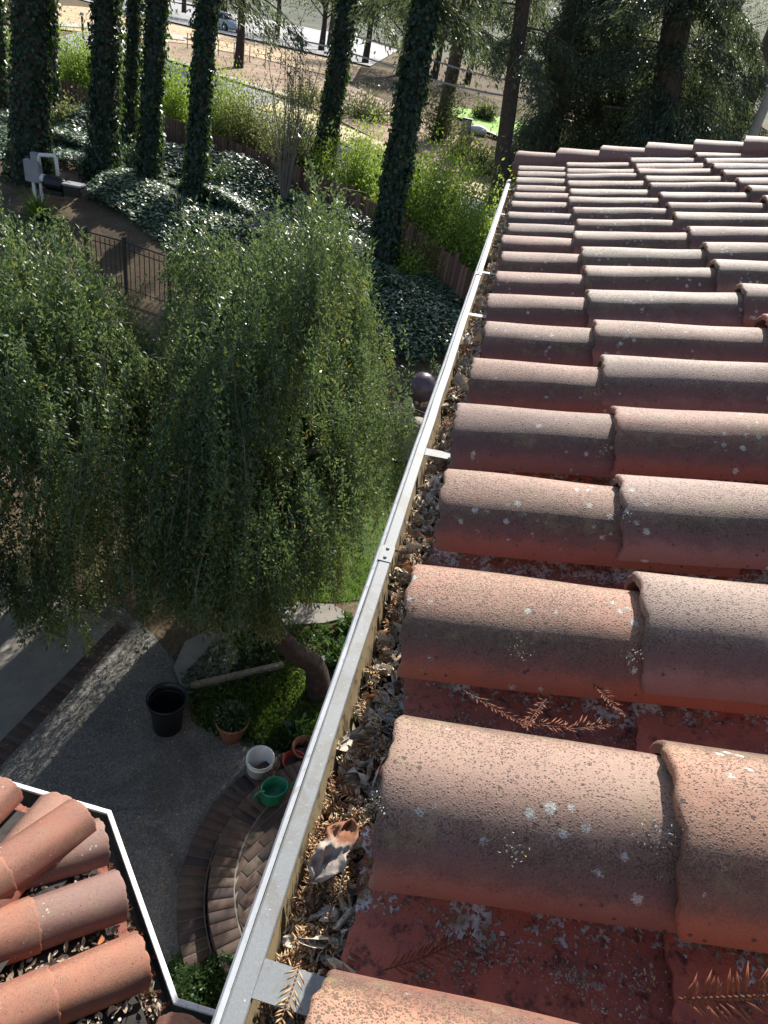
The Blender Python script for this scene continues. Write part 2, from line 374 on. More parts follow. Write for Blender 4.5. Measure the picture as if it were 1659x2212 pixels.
# leaves
MT['mayten'] = leafmat('weeping_leaf', [(0, (.044, .092, .055)), (.4, (.082, .155, .080)), (.7, (.125, .180, .070)), (.93, (.19, .205, .060)), (1, (.50, .36, .07))], .36, .40, .55, (.24, .32, .06))
MT['redwood'] = leafmat('redwood_spray', [(0, (.028, .046, .030)), (.6, (.072, .110, .066)), (1, (.18, .21, .11))], .36, .5, .5, (.16, .20, .06))
MT['redwood_tip'] = leafmat('redwood_light_spray', [(0, (.04, .06, .035)), (1, (.11, .13, .06))], .35, .5, .5, (.22, .26, .08))
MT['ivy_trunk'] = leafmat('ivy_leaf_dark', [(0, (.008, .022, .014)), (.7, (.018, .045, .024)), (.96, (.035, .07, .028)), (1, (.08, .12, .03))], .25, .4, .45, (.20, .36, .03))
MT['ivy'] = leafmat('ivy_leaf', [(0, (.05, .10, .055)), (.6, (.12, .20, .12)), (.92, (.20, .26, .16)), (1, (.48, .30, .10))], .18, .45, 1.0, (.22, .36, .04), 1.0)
MT['hedge'] = leafmat('hedge_leaf', [(0, (.12, .20, .035)), (.6, (.22, .33, .06)), (1, (.38, .42, .14))], .5, .5, .4, (.40, .55, .05))
MT['olive'] = leafmat('olive_leaf', [(0, (.07, .10, .04)), (.6, (.13, .15, .07)), (1, (.26, .25, .14))], .45, .5, .4, (.36, .40, .10))
MT['grassb'] = leafmat('grass_blade', [(0, (.04, .09, .015)), (.7, (.09, .17, .025)), (1, (.25, .26, .07))], .4, .5, .3, (.3, .5, .04))
MT['fern'] = leafmat('broad_leaf', [(0, (.02, .055, .02)), (.7, (.045, .10, .04)), (1, (.12, .17, .06))], .3, .35, .6, (.2, .36, .04))
MT['fartree'] = leafmat('far_leaf', [(0, (.04, .06, .03)), (.6, (.08, .11, .05)), (1, (.16, .17, .08))], .35, .6, .3, (.25, .3, .08))
MT['yellow_leaf'] = leafmat('fallen_leaf', [(0, (.25, .15, .04)), (.5, (.45, .33, .07)), (1, (.55, .45, .15))], .2, .6, .3, (.5, .4, .05))

# ------------------------------------------------------------------ setting sheets
xs = np.concatenate([np.arange(-90, -20, 5), np.arange(-20, 16, 1.0), np.arange(16, 121, 7)]); ys = np.concatenate([np.arange(-30, 10, 4), np.arange(10, 34, .4), np.arange(34, 80, 2), np.arange(80, 420, 20)])
XX, YY = np.meshgrid(xs, ys); ZZ = g(YY); nx, ny = len(xs), len(ys)
Fi = [(j * nx + i, j * nx + i + 1, (j + 1) * nx + i + 1, (j + 1) * nx + i) for j in range(ny - 1) for i in range(nx - 1)]
tag(link('ground', npmesh('ground', np.stack([XX, YY, ZZ], -1), Fi), MT['soil']), kind='structure')

def W2(lst, z=0.0): return [at(x, y, z)[:2] for x, y in lst]
patio = W2([(240, 1290), (330, 1370), (385, 1440), (410, 1510), (414, 1560), (470, 1585), (560, 1612), (690, 1650)]) + [np.array((.6, 4.6)), np.array((.6, 2.42)), np.array((-1.0, 2.42))] + W2([(-150, 2250)]) + [np.array((-5.2, 2.0)), np.array((-4.4, 5.9))]
bm = bmesh.new(); vs = [bm.verts.new((p[0], p[1], .006)) for p in patio]; f = bm.faces.new(vs); bmesh.ops.triangulate(bm, faces=[f])
tag(link('patio', bmesh_me(bm, 'patio'), MT['aggregate']), kind='structure')

# ------------------------------------------------------------------ clay tiles
def arc_arrays(L, w0, w1, h0, h1, th, seed, nx_=14, na=26, flip=False):
    """half-barrel shell along +x, opening downwards (or upwards when flip); separate skins so edges stay crisp"""
    r = np.random.default_rng(seed); V = []; F = []
    xs_ = np.concatenate([[0, .0015, .004], np.linspace(.012, L, nx_)])
    ins = np.concatenate([[.0040, .0012, 0], np.zeros(nx_)])
    th_ = np.linspace(0, PI, na)
    ph = r.random(6) * 6.3
    def wob(x, a): return .0010 * np.sin(11 * x + ph[0] + 2 * a) + .0007 * np.sin(23 * x + ph[1] - 3 * a) + .0008 * np.sin(7 * a + ph[2])
    chip = .0022 * np.sin(9 * th_ + ph[3]) + .0015 * np.sin(23 * th_ + ph[4]) + r.normal(0, .0010, na) + .006 * (r.random(na) < .07)
    def skin(off, rev):
        b = len(V); 
        for i, x in enumerate(xs_):
            t = x / L; w = w0 + (w1 - w0) * t; h = h0 + (h1 - h0) * t
            o = off + (ins[i] if off == 0 else -0.0)
            for j, a in enumerate(th_):
                k = wob(x, a); xx = x + (chip[j] * max(0, 1 - x / .02))
                V.append((xx, (w - o + k) * math.cos(a), (h - o + k) * math.sin(a)))
        for i in range(len(xs_) - 1):
            for j in range(na - 1):
                q = (b + i * na + j, b + i * na + j + 1, b + (i + 1) * na + j + 1, b + (i + 1) * na + j)
                F.append(q[::-1] if rev else q)
        return b
    o0 = skin(0, False); i0 = skin(th, True); n = len(xs_)
    def stitch(A, B, rev):
        b = len(V); V.extend([V[k] for k in A]); V.extend([V[k] for k in B]); m = len(A)
        for k in range(m - 1):
            q = (b + k, b + k + 1, b + m + k + 1, b + m + k); F.append(q[::-1] if rev else q)
    A = [o0 + j for j in range(na)]; B = [i0 + j for j in range(na)]; stitch(A, B, True)
    A = [o0 + (n - 1) * na + j for j in range(na)]; B = [i0 + (n - 1) * na + j for j in range(na)]; stitch(A, B, False)
    A = [o0 + i * na for i in range(n)]; B = [i0 + i * na for i in range(n)]; stitch(A, B, False)
    A = [o0 + i * na + na - 1 for i in range(n)]; B = [i0 + i * na + na - 1 for i in range(n)]; stitch(A, B, True)
    V = np.array(V)
    F = np.array(F)[:, ::-1]
    if flip: V = V * np.array([1, 1, -1]); F = F[:, ::-1]
    return V, F
COVER = [npmesh('cover_tile', *arc_arrays(.47, .098, .086, .087, .078, .014, 10 + i), smooth=True) for i in range(5)]
PAN = [npmesh('pan_tile', *arc_arrays(.47, .106, .116, .054, .060, .013, 30 + i, flip=True), smooth=True) for i in range(3)]
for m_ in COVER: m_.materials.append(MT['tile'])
for m_ in PAN: m_.materials.append(MT['pan'])

def put(o, root, Mw):
    o.parent = root; o.matrix_local = Matrix.Translation(-Vector(root.location)) @ Mw; return o
def frame(org, xdir, nrm):
    x = Vector(xdir).normalized(); n = Vector(nrm); n = (n - x * n.dot(x)).normalized(); y = n.cross(x)
    return Matrix(((x.x, y.x, n.x, org[0]), (x.y, y.y, n.y, org[1]), (x.z, y.z, n.z, org[2]), (0, 0, 0, 1)))
def arrays_of(me):
    V = np.empty(len(me.vertices) * 3, np.float32); me.vertices.foreach_get('co', V)
    F = np.empty(len(me.loops), np.int32); me.loops.foreach_get('vertex_index', F)
    return V.reshape(-1, 3), F.reshape(-1, 4)

PIT = math.atan(.265); TP = math.tan(PIT)
CR = CAMZ - .600                         # crest height of the eave tiles
COURSE = [0.0, .285, .68, 1.07, 1.46, 1.85, 2.24]
def roofz(X): return CR + TP * X
house = thing('tiled_house', 'house roof of weathered clay barrel tiles sloping up to the right above the upper gutter', 'house', (.6, 2.0, 0))
OR = (.54, .18, .075); OR2 = (.46, .21, .14); PK = (.42, .235, .19); GR = (.27, .225, .215); PU = (.21, .14, .14); RB = (.29, .125, .10); BG = (.40, .285, .23); DK = (.15, .12, .13)
pal = {(-1, 0): OR, (-1, 1): BG, (0, 0): (.42, .29, .23), (0, 1): (.50, .18, .09), (1, 0): (.50, .16, .085), (1, 1): (.34, .26, .24), (2, 0): (.45, .18, .13), (2, 1): (.34, .24, .23),
       (3, 0): (.20, .17, .18), (3, 1): (.32, .12, .09), (4, 0): (.34, .12, .09), (4, 1): (.32, .27, .26), (5, 0): (.27, .15, .13), (5, 1): (.36, .19, .16), (6, 0): (.33, .19, .16), (6, 1): (.30, .31, .29), (6, 2): (.25, .18, .16), (5, 2): (.44, .15, .10),
       (7, 0): (.36, .21, .17), (7, 1): (.31, .20, .17), (8, 0): (.32, .17, .15), (8, 1): (.38, .36, .28), (9, 1): (.30, .20, .17), (7, 2): (.38, .35, .28), (8, 2): (.27, .23, .20)}
choices = [(.42, .19, .14), (.22, .20, .21), (.40, .34, .27), (.36, .28, .23), (.34, .22, .18), (.28, .20, .19), (.42, .38, .31), (.36, .20, .16), (.24, .18, .19)]
restV, restF, nrest = [], [], 0
restPV, restPF, nrp = [], [], 0
n_cover = 0
rr = random.Random(5)
for k in range(-3, 18):
    yc = .444 + .278 * k
    lim = .34 + .225 * max(yc, .3) + .26
    for j, X in enumerate(COURSE):
        edge = 5.52 - .25 * X
        if yc > edge - .02: continue
        expo = (COURSE[j + 1] - X) if j + 1 < len(COURSE) else .39
        p = PIT - math.atan(.019 / expo) + rr.uniform(-.006, .006)
        xd = Vector((math.cos(p), rr.uniform(-.022, .022), math.sin(p)))
        nr = Vector((-math.sin(p), rr.uniform(-.06, .06), math.cos(p)))
        o_ = Vector((X + rr.uniform(-.012, .012) + (0 if j else .006), yc + rr.uniform(-.007, .007), roofz(X) + rr.uniform(-.002, .002))) - nr.normalized() * .086
        Mw = frame(o_, xd, nr)
        me = COVER[rr.randrange(5)]
        if X < lim and k >= -1 and n_cover < 99:
            o = bpy.data.objects.new('cover_tile', me); COL.objects.link(o); put(o, house, Mw); n_cover += 1
            cpl = pal.get((k, j)) or rr.choice(choices)
            f_ = rr.uniform(.68, 1.02); o.color = (cpl[0] * f_, cpl[1] * f_, cpl[2] * f_, 1)
        else:
            V, F = arrays_of(me); Ma = np.array(Mw); restV.append(V @ Ma[:3, :3].T + Ma[:3, 3]); restF.append(F + nrest); nrest += len(V)
        # pan on the near side of this cover
        pp = PIT - math.atan(.014 / expo)
        nr2 = Vector((-math.sin(pp), 0, math.cos(pp)))
        po = Vector((X + rr.uniform(-.004, .004) - .002, yc - .139, roofz(X))) - nr2 * (.086 + .006 + rr.uniform(0, .003))
        Mp = frame(po, (math.cos(pp), rr.uniform(-.01, .01), math.sin(pp)), nr2); me = PAN[rr.randrange(3)]
        if k >= -1 and k <= 6 and j <= 2:
            o = bpy.data.objects.new('pan_tile', me); COL.objects.link(o); put(o, house, Mp)
            cpl = rr.choice([(.46, .135, .085), (.40, .13, .09), (.36, .12, .085)]); o.color = (*cpl, 1)
        else:
            V, F = arrays_of(me); Ma = np.array(Mp); restPV.append(V @ Ma[:3, :3].T + Ma[:3, 3]); restPF.append(F + nrp); nrp += len(V)
hl = -Vector(house.location)
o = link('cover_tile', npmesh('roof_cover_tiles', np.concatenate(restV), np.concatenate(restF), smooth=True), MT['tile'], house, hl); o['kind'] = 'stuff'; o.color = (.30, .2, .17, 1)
o = link('pan_tile', npmesh('roof_pan_tiles', np.concatenate(restPV), np.concatenate(restPF), smooth=True), MT['pan'], house, hl); o['kind'] = 'stuff'; o.color = (.48, .16, .12, 1)
# rake tiles closing the far end
rd = Vector((1, -.25, 0)).normalized(); 
RAKE = [npmesh('rake_tile', *arc_arrays(.42, .150, .120, .135, .105, .016, 60 + i), smooth=True) for i in range(2)]
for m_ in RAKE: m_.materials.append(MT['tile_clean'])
for i in range(8):
    X = -.03 + .275 * i
    p = PIT - .045
    xd = Vector((math.cos(p), -.27, math.sin(p))); nr = Vector((-math.sin(p), 0, math.cos(p)))
    o = bpy.data.objects.new('rake_tile', RAKE[i % 2]); COL.objects.link(o)
    put(o, house, frame(Vector((X, 5.62 - .25 * X, roofz(X) + .040 + .012 * X)) - nr * .135 + nr * .012, xd, nr)); cpl = [(.13, .075, .07), (.11, .07, .075), (.14, .07, .065), (.10, .065, .07), (.12, .08, .08)][i % 5]; o.color = (*cpl, 1)
# deck, fascia, walls
bm = bmesh.new()
nd = Vector((-math.sin(PIT), 0, math.cos(PIT))); sdv = Vector((math.cos(PIT), 0, math.sin(PIT)))
a_ = Vector((.055, 0, roofz(.055))) - nd * .158; b_ = a_ + sdv * 2.6
vs = []
for P_, y0, y1 in ((a_, -1.2, 5.58), (b_, -1.2, 5.0)):
    for q in (P_, P_ - nd * .05):
        vs.append((bm.verts.new((q.x, y0, q.z)), bm.verts.new((q.x, y1, q.z))))
(t0, b0, t1, b1) = vs
for q in ((t0[0], t0[1], t1[1], t1[0]), (b0[0], b0[1], b1[1], b1[0]), (t0[0], t0[1], b0[1], b0[0]), (t1[0], t1[1], b1[1], b1[0]), (t0[0], b0[0], b1[0], t1[0]), (t0[1], b0[1], b1[1], t1[1])): bm.faces.new(q)
link('roof_deck', bmesh_me(bm, 'roof_deck'), MT['deck'], house, hl)
bm = bmesh.new(); add_box(bm, (.067, 2.15, CR - .27), (.022, 6.6, .16)); link('fascia_board', bmesh_me(bm, 'fascia_board'), MT['white_paint'], house, hl)
bm = bmesh.new(); zt = CR - .215
add_box(bm, (1.70, 2.1, zt / 2), (2.2, 6.2, zt)); link('wall', bmesh_me(bm, 'wall'), MT['stucco'], house, hl)

# ------------------------------------------------------------------ main gutter (profile in X,Z extruded along Y)
RIM = CAMZ - .735
def extrude_profile(prof, y0, y1, shear=0.0, ny_=24, wob=0.0, seed=1):
    """prof list of (x,z) open polyline; thickness given by closing it"""
    bm = bmesh.new(); r_ = random.Random(seed); rows = []
    for i in range(ny_ + 1):
        y = y0 + (y1 - y0) * i / ny_; dx = shear * (y - y0) + r_.uniform(-wob, wob); dz = r_.uniform(-wob, wob)
        rows.append([bm.verts.new((x + dx, y, z + dz)) for x, z in prof])
    m = len(prof)
    for a, b in zip(rows, rows[1:]):
        for j in range(m): bm.faces.new((a[j], a[(j + 1) % m], b[(j + 1) % m], b[j]))
    bm.faces.new(rows[0]); bm.faces.new(rows[-1][::-1])
    return bm
x0 = -.0725; SH = .0035
y0g, y1g = -1.1, 5.5
def sx_(x): return x + SH * (y0g - .3)
lip = [(sx_(x0 + .0032), RIM - .012), (sx_(x0 + .0032), RIM - .006), (sx_(x0 + .0034), RIM - .0012), (sx_(x0 + .0055), RIM), (sx_(x0 + .0228), RIM + .0004), (sx_(x0 + .0243), RIM - .0012), (sx_(x0 + .0243), RIM - .009), (sx_(x0 + .0220), RIM - .009), (sx_(x0 + .0220), RIM - .003), (sx_(x0 + .006), RIM - .003), (sx_(x0 + .0045), RIM - .006), (sx_(x0 + .0045), RIM - .012)]
gut = thing('rain_gutter', 'long galvanised rain gutter full of dry leaves along the eave of the upper tiled roof', 'gutter', (-.03, 2.2, RIM - .11))
gut_l = -Vector(gut.location)
house_gutter = gut
bm = extrude_profile(lip, y0g, y1g, SH, 46, .0010, 3); link('gutter_lip', bmesh_me(bm, 'gutter_lip'), MT['galv'], gut, gut_l)
trough = [(x0 + .004, RIM - .0125), (x0 + .006, RIM - .035), (x0 + .040, RIM - .092), (x0 + .045, RIM - .112), (.050, RIM - .112), (.050, RIM - .004), (.047, RIM - .004), (.047, RIM - .1085), (x0 + .050, RIM - .1085), (x0 + .044, RIM - .090), (x0 + .0215, RIM - .036), (x0 + .0215, RIM - .0095), (x0 + .0185, RIM - .0095), (x0 + .0085, RIM - .0125)]
bm = extrude_profile([(sx_(a), b) for a, b in trough], y0g, y1g, SH, 30); link('gutter_trough', bmesh_me(bm, 'gutter_trough'), MT['gutter_in'], gut, gut_l)
face = [(x0 - .0060, RIM - .016), (x0 - .0030, RIM - .0060), (x0 + .0028, RIM + .0003), (x0 + .0028, RIM - .0040), (x0 - .002, RIM - .0095), (x0 - .0035, RIM - .017), (x0 - .0035, RIM - .10), (x0 - .0060, RIM - .10)]
bm = extrude_profile([(sx_(a), b) for a, b in face], y0g, y1g, SH, 60, .0004, 4); link('gutter_face', bmesh_me(bm, 'gutter_face'), MT['white_paint'], gut, gut_l)
# rusty band low on the inner wall
band = [(x0 + .0238, RIM - .043), (x0 + .0425, RIM - .0890), (x0 + .0440, RIM - .0880), (x0 + .0258, RIM - .042)]
bm = extrude_profile([(sx_(a), b) for a, b in band], .62, 5.45, SH, 60, .0006, 9); link('rust_scale', bmesh_me(bm, 'rust_scale'), MT['rust'], gut, gut_l)
for i, (y, wd, sk, zt_) in enumerate([(.262, .034, -.1, .0), (1.315, .030, .04, .0), (2.31, .028, .02, 0), (2.87, .026, 0, 0), (4.16, .026, 0, 0), (5.05, .026, 0, 0)]):
    bm = bmesh.new()
    xa = x0 + .024 + SH * (y - .3)
    add_box(bm, ((xa + .045) / 2, y + .0, RIM + .0035), (.045 - xa, wd, .0016), rz=sk * .35, ry=-.06)
    add_box(bm, (.060, y - .010, RIM + .0062), (.04, wd, .0016), ry=-.1)
    link('gutter_strap', bmesh_me(bm, 'gutter_strap'), MT['galv'], gut, gut_l)

for y in (.93, 2.84, 4.7):
    bm = bmesh.new(); xj = x0 + SH * (y - .3); add_box(bm, (xj + .0135, y, RIM + .0012), (.0235, .045, .0022), bev=.0008)
    for dy in (-.012, .013): add_lathe(bm, [(0, .0042), (.0022, .0038), (.0032, .0022), (.0032, 0)], 12, (xj + .013, y + dy, RIM + .001))
    link('joint_sleeve', bmesh_me(bm, 'joint_sleeve'), MT['galv'], gut, gut_l)
# ------------------------------------------------------------------ dry leaves, needles
def crumple(n, P, size, mat, name, parent=None, rnd=None, flat=.45, seed=1, m=5, wild=0):
    """n curled leaf sheets at P (n,3)"""
    r = np.random.default_rng(seed)
    u, v = np.meshgrid(np.linspace(-1, 1, m), np.linspace(-1, 1, m)); u = u.ravel(); v = v.ravel()
    hw = (1 - .75 * np.abs(u) ** 2.2)                    # narrower towards both ends
    k1 = r.uniform(-1.6, 2.2, (n, 1)); k2 = r.uniform(-1.2, 1.2, (n, 1)); tw = r.uniform(-1.0, 1.0, (n, 1))
    asp = r.uniform(.35, .8, (n, 1)) if not wild else r.uniform(.08, .62, (n, 1))
    if wild: k1 = k1 * 1.9; k2 = k2 * 2.2; tw = tw * 2.5
    X_ = np.broadcast_to(u, (n, m * m)).copy(); Yv = v * hw * asp
    Z_ = k1 * Yv ** 2 / asp * .8 + k2 * .3 * X_ ** 2 + tw * .35 * X_ * Yv + r.normal(0, .08 + .05 * wild, (n, m * m)) + wild * .16 * np.sin(4 * X_ + 9 * k1 + 5 * v * asp)
    cur = k1 * Yv; Yv = Yv * (1 - .28 * np.abs(cur))
    A = np.stack([X_, Yv, Z_], -1) * size[:, None, None] * .5
    ez = unit(rdir(n) * flat + np.array([0, 0, .6])); ex = unit(np.cross(ez, rdir(n))); ey = np.cross(ez, ex)
    Rm = np.stack([ex, ey, ez], 1)
    A = np.einsum('nij,njk->nik', A, Rm) + P[:, None, :]
    q = np.array([(j * m + i, j * m + i + 1, (j + 1) * m + i + 1, (j + 1) * m + i) for j in range(m - 1) for i in range(m - 1)])
    F = (q[None] + (np.arange(n) * m * m)[:, None, None]).reshape(-1, 4)
    rn = r.random(n) if rnd is None else rnd
    return A.reshape(-1, 3), F, np.repeat(rn, m * m)
def sprig_arrays(base, d, nrm, L=.06, nn=13, nl=.016, nw=.0022, curl=.2, seed=0, ang=1.0):
    """a shed redwood twig: curved stem with two ranks of flat needles"""
    r = np.random.default_rng(seed); d = unit(np.array(d, float)); nrm = np.array(nrm, float); s_ = unit(np.cross(d, nrm)); n_ = np.cross(s_, d)
    V = []; F = []; C = []
    def spindle(p, q, w, up_, c):
        b = len(V); ax = q - p; t = unit(np.cross(ax, up_)); m_ = p + ax * .45
        V.extend([p, m_ + t * w, m_ + up_ * w * .35, m_ - t * w, m_ - up_ * w * .35, q]); C.extend([c] * 6)
        for a_, b_ in ((1, 2), (2, 3), (3, 4), (4, 1)): F.extend([(b, b + a_, b + b_), (b + 5, b + b_, b + a_)])
    bend = r.uniform(-curl, curl); lift = r.uniform(-.1, curl)
    pts = []
    for i in range(nn + 1):
        t = i / nn; pts.append(base + d * L * t + s_ * bend * L * t * t + n_ * lift * L * t * t)
    c0 = r.random()
    for a_, b_ in zip(pts, pts[1:]): spindle(a_ - (b_ - a_) * .3, b_ + (b_ - a_) * .3, .0010 * L / .06, n_, c0 * .4)
    for i in range(1, nn + 1):
        t = i / nn; ln = nl * (1.05 - .65 * abs(t - .4) ** 1.3 * 1.6) * r.uniform(.8, 1.1)
        for sg in (-1, 1):
            if r.random() < .12: continue
            a = ang * r.uniform(.65, 1.2); dirn = unit(d * math.cos(a) + s_ * sg * math.sin(a) + n_ * r.uniform(-.35, .55))
            spindle(pts[i], pts[i] + dirn * ln, nw * .5, n_, min(1, max(0, c0 * .6 + r.uniform(0, .5))))
    return np.array(V), np.array(F), np.array(C)
def join_arrays(lst):
    V = []; F = []; C = []; n = 0
    for v, f, c in lst: V.append(v); F.append(f + n); C.append(c); n += len(v)
    return np.concatenate(V), np.concatenate(F), np.concatenate(C)
# leaf litter bed
r = np.random.default_rng(3)
n = 6500; y = .12 + 5.3 * r.random(n) ** 1.5
xl = x0 + .040 + SH * (y - .3); xr = np.full(n, .035)
x = xl + (xr - xl) * r.random(n)
z = RIM - .078 + .056 * r.random(n) ** .8 + .010 * np.sin(7 * y) + .35 * (x + .02)
sz = np.clip(r.gamma(2.6, .0062, n), .008, .042) * (1 + .15 * y)
sz = np.minimum(sz, .048)
rn = np.clip(r.normal(.60, .17, n), 0, .84) ; rn[r.random(n) < .1] = .95
A = crumple(n, np.stack([x, y, z], -1), sz, None, 'litter', rnd=rn, seed=4, m=6, wild=1)
o = link('leaf_litter', npmesh('leaf_litter', *A), MT['litter']); tag(o, 'grey brown dry leaves packed along the upper galvanised gutter', 'leaf litter', kind='stuff')
# dark humus below
bm = bmesh.new(); ys_ = np.linspace(-.6, 5.4, 200); rows = []
for i, yy in enumerate(ys_):
    row = []
    for j in range(6):
        xx = x0 + .044 + SH * (yy - .3) + (.046 - x0 - .044) * j / 5
        row.append(bm.verts.new((xx, yy, RIM - .092 + .008 * math.sin(3.3 * yy + j) + r.normal(0, .003))))
    rows.append(row)
for a_, b_ in zip(rows, rows[1:]):
    for j in range(5): bm.faces.new((a_[j], a_[j + 1], b_[j + 1], b_[j]))
o = link('humus', bmesh_me(bm, 'humus'), simple('dark_humus', (.05, .036, .026), .95, var=.5, scale=90, bump=1, bscale=200)); tag(o, 'dark rotted humus under the dry leaves in the long upper gutter', 'humus', kind='stuff')
lst = []
for i in range(520):
    yy = .12 + (5.2 * r.random() ** 1.5 if i > 190 else .36 * r.random())
    xx = x0 + .034 + SH * (yy - .3) + (.030 - x0 - .034) * r.random()
    a = r.uniform(0, 6.28); dn = np.array([math.cos(a) * .6, math.sin(a), r.uniform(-.1, .35)])
    L = r.uniform(.03, .06); p_ = np.array([xx - dn[0] * L * .5, yy - dn[1] * L * .5, RIM - .052 + .040 * r.random() + (.012 if yy < .5 else 0)])
    q_ = sprig_arrays(p_, dn, unit(np.array([r.normal(0, .4), r.normal(0, .4), 1.0])), L, int(9 + L * 110), r.uniform(.010, .015), .0023, .5, seed=i)
    lo_ = x0 + .030 + SH * (yy - .3) + .3 * max(0, RIM - .03 - p_[2]); q_[0][:, 0] += max(0, lo_ - q_[0][:, 0].min()); q_[0][:, 2] += min(0, RIM - .004 - q_[0][:, 2].max()); lst.append(q_)
o = link('fallen_needles', npmesh('fallen_needles', *join_arrays(lst)), MT['needle']); tag(o, 'tan shed redwood needles lying thick on the leaves in the upper gutter', 'needles', kind='stuff')
# the notable pieces
def sprig(label, base, d, nrm, L, nn, nl, nw, mat, seed, curl=.25, ang=1.0, group=None):
    V, F, C = sprig_arrays(np.zeros(3), d, nrm, L, nn, nl, nw, curl, seed, ang)
    o = link('redwood_sprig', npmesh('redwood_sprig', V, F, C), MT[mat], None, tuple(base)); return tag(o, label, 'twig', group)
p_ = at(650, 2075, RIM + .022); sprig('tan needle sprig lying across the nearest gutter strap', p_, (.0, -1, -.05), (.1, 0, 1), .062, 17, .016, .0022, 'needle', 5, .15, .9)
p_ = at(830, 2095, CAMZ - .70); sprig('flat red brown redwood sprig alone on the nearest shaded pan tile', p_, (1.0, .42, .29), (-.2, .3, 1), .085, 19, .020, .0026, 'needle_red', 8, .12, .85)
for i, (px, py, qx, qy, lb) in enumerate([(1000, 1490, 1110, 1560, 'leftmost red brown sprig in the first clear pan trough, pointing down to the right'), (1115, 1560, 1225, 1572, 'middle red brown sprig lying along the bottom of the first clear pan trough'),
        (1210, 1578, 1300, 1566, 'bright orange brown sprig tip against the beige cover tile'), (1280, 1475, 1350, 1550, 'thin dark sprig hanging down the pan to the right of the orange sprigs'), (1180, 1510, 1130, 1570, 'dark sprig crossing over the middle of the first clear pan trough')]):
    zz = CAMZ - .655 + .05 * (px - 900) / 400; a_ = at(px, py, zz); b_ = at(qx, qy, zz + .012); d_ = b_ - a_; L = np.linalg.norm(d_)
    sprig(lb, a_, d_, (0, .35, 1), max(L, .06), 18, .017, .0026, 'needle_red', 20 + i, .15, .8)
a_ = at(1465, 2160, CAMZ - .535); b_ = at(1720, 2150, CAMZ - .47); d_ = b_ - a_
sprig('large orange red redwood frond rising at the lower right corner on the nearest roof tile', a_, d_, (0, -.75, .7), .15, 34, .026, .0026, 'needle_red', 31, .1, 1.0)
# the big curled leaf: two lobes folded along a ridge
bm = bmesh.new(); NU, NV = 22, 14
c0 = at(712, 1838, RIM + .004); grid = []
for i in range(NU + 1):
    t = i / NU; row = []
    for j in range(NV + 1):
        q = j / NV * 2 - 1; hw = .022 * (math.sin(PI * min(1, t + .001)) ** .75) * (1 + .22 * math.sin(9 * t) + .10 * math.sin(23 * t + 4 * (q > 0)))
        lx = (t - .5) * .078; ly = q * hw * .8; lz = .022 * abs(q) ** 1.1 * math.cos(1.6 * t + .8 * q) + .003 * math.cos(26 * t - 5 * abs(q)) + .004 * math.sin(14 * t + 3 * q) + .002 * math.sin(31 * t * q) + .012 * math.sin(PI * t)
        row.append(bm.verts.new((lx, ly, lz)))
    grid.append(row)
for i in range(NU):
    for j in range(NV): bm.faces.new((grid[i][j], grid[i + 1][j], grid[i + 1][j + 1], grid[i][j + 1]))
me = bmesh_me(bm, 'curled_leaf', True, recalc=False)
s = NT('curled_leaf_tissue'); v = s.obj(); x_ = s.n('SeparateXYZ'); s.put(x_.inputs[0], v)
c = s.mix(s.sstep(s.math('ADD', x_.outputs[0], s.math('MULTIPLY', s.noise(v, 60, 4), .03)), .016, .03), (.33, .28, .24), (.22, .09, .045)); c = s.mix(s.math('MULTIPLY', s.sstep(s.noise(v, 130, 5, .7), .5, .7), .6), c, (.12, .09, .075))
s.base(c, .7, .35); s.bump(s.noise(v, 200, 4), .5, .002)
o = link('curled_leaf', me, s.m, None, tuple(c0)); o.rotation_euler = (R(18), R(-12), R(72)); sol = o.modifiers.new('thick', 'SOLIDIFY'); sol.thickness = .0006
tag(o, 'large curled dry leaf, grey with a rust brown tip, resting against the inner gutter wall', 'leaf')
# lichen crust crumbs along the lower edges of the near cover tiles
P_ = []; S_ = []
for k in range(0, 5):
    yc = .440 + .278 * k
    for c_ in range([44, 40, 30, 22, 16][k]):
        cx = r.uniform(.0, .40 + .3 * (k > 0)); cy = yc - .110 - abs(r.normal(0, .020)); m_ = r.integers(10, 60); sp_ = r.uniform(.003, .010)
        xx = cx + r.normal(0, sp_ * 1.5, m_); yy = np.minimum(cy + r.normal(0, sp_, m_), yc - .094); zz = roofz(xx) - .0925 - .050 * np.sqrt(np.clip(1 - ((yy - (yc - .139)) / .102) ** 2, 0, 1)) + .0012
        P_.append(np.stack([xx, yy, zz], -1)); S_.append(r.uniform(.0015, .0040, m_))
for (k, x_) in [(0, .27), (0, .265), (1, .28), (0, .012), (1, .0), (2, .29), (0, .02), (4, .29), (0, .15), (3, .285), (1, .15)]:
    yc = .440 + .278 * k; a_ = r.uniform(.45, 1.1); m_ = 50
    aa = PI - a_ + r.normal(0, .07, m_) * 1.0; xx = x_ + r.normal(0, .006, m_); P_.append(np.stack([xx, yc + .099 * np.cos(aa), roofz(xx) - .086 + .0875 * np.sin(aa)], -1)); S_.append(r.uniform(.0012, .0032, m_))
P_ = np.concatenate(P_); S_ = np.concatenate(S_)
A = crumple(len(P_), P_, S_, None, 'lichen', seed=8, flat=.8, m=3)
s = NT('lichen_crust'); a = s.n('Attribute', attribute_name='rnd'); c = s.ramp(a.outputs['Fac'], [(0, (.16, .13, .06)), (.25, (.26, .27, .24)), (.8, (.40, .41, .38)), (.93, (.46, .46, .41)), (1, (.50, .30, .05))]); s.base(c, .95, .1)
o = link('lichen', npmesh('lichen', *A), s.m); tag(o, 'grey lichen crust crumbs in the pan troughs beside the nearest tiles', 'lichen', kind='stuff')

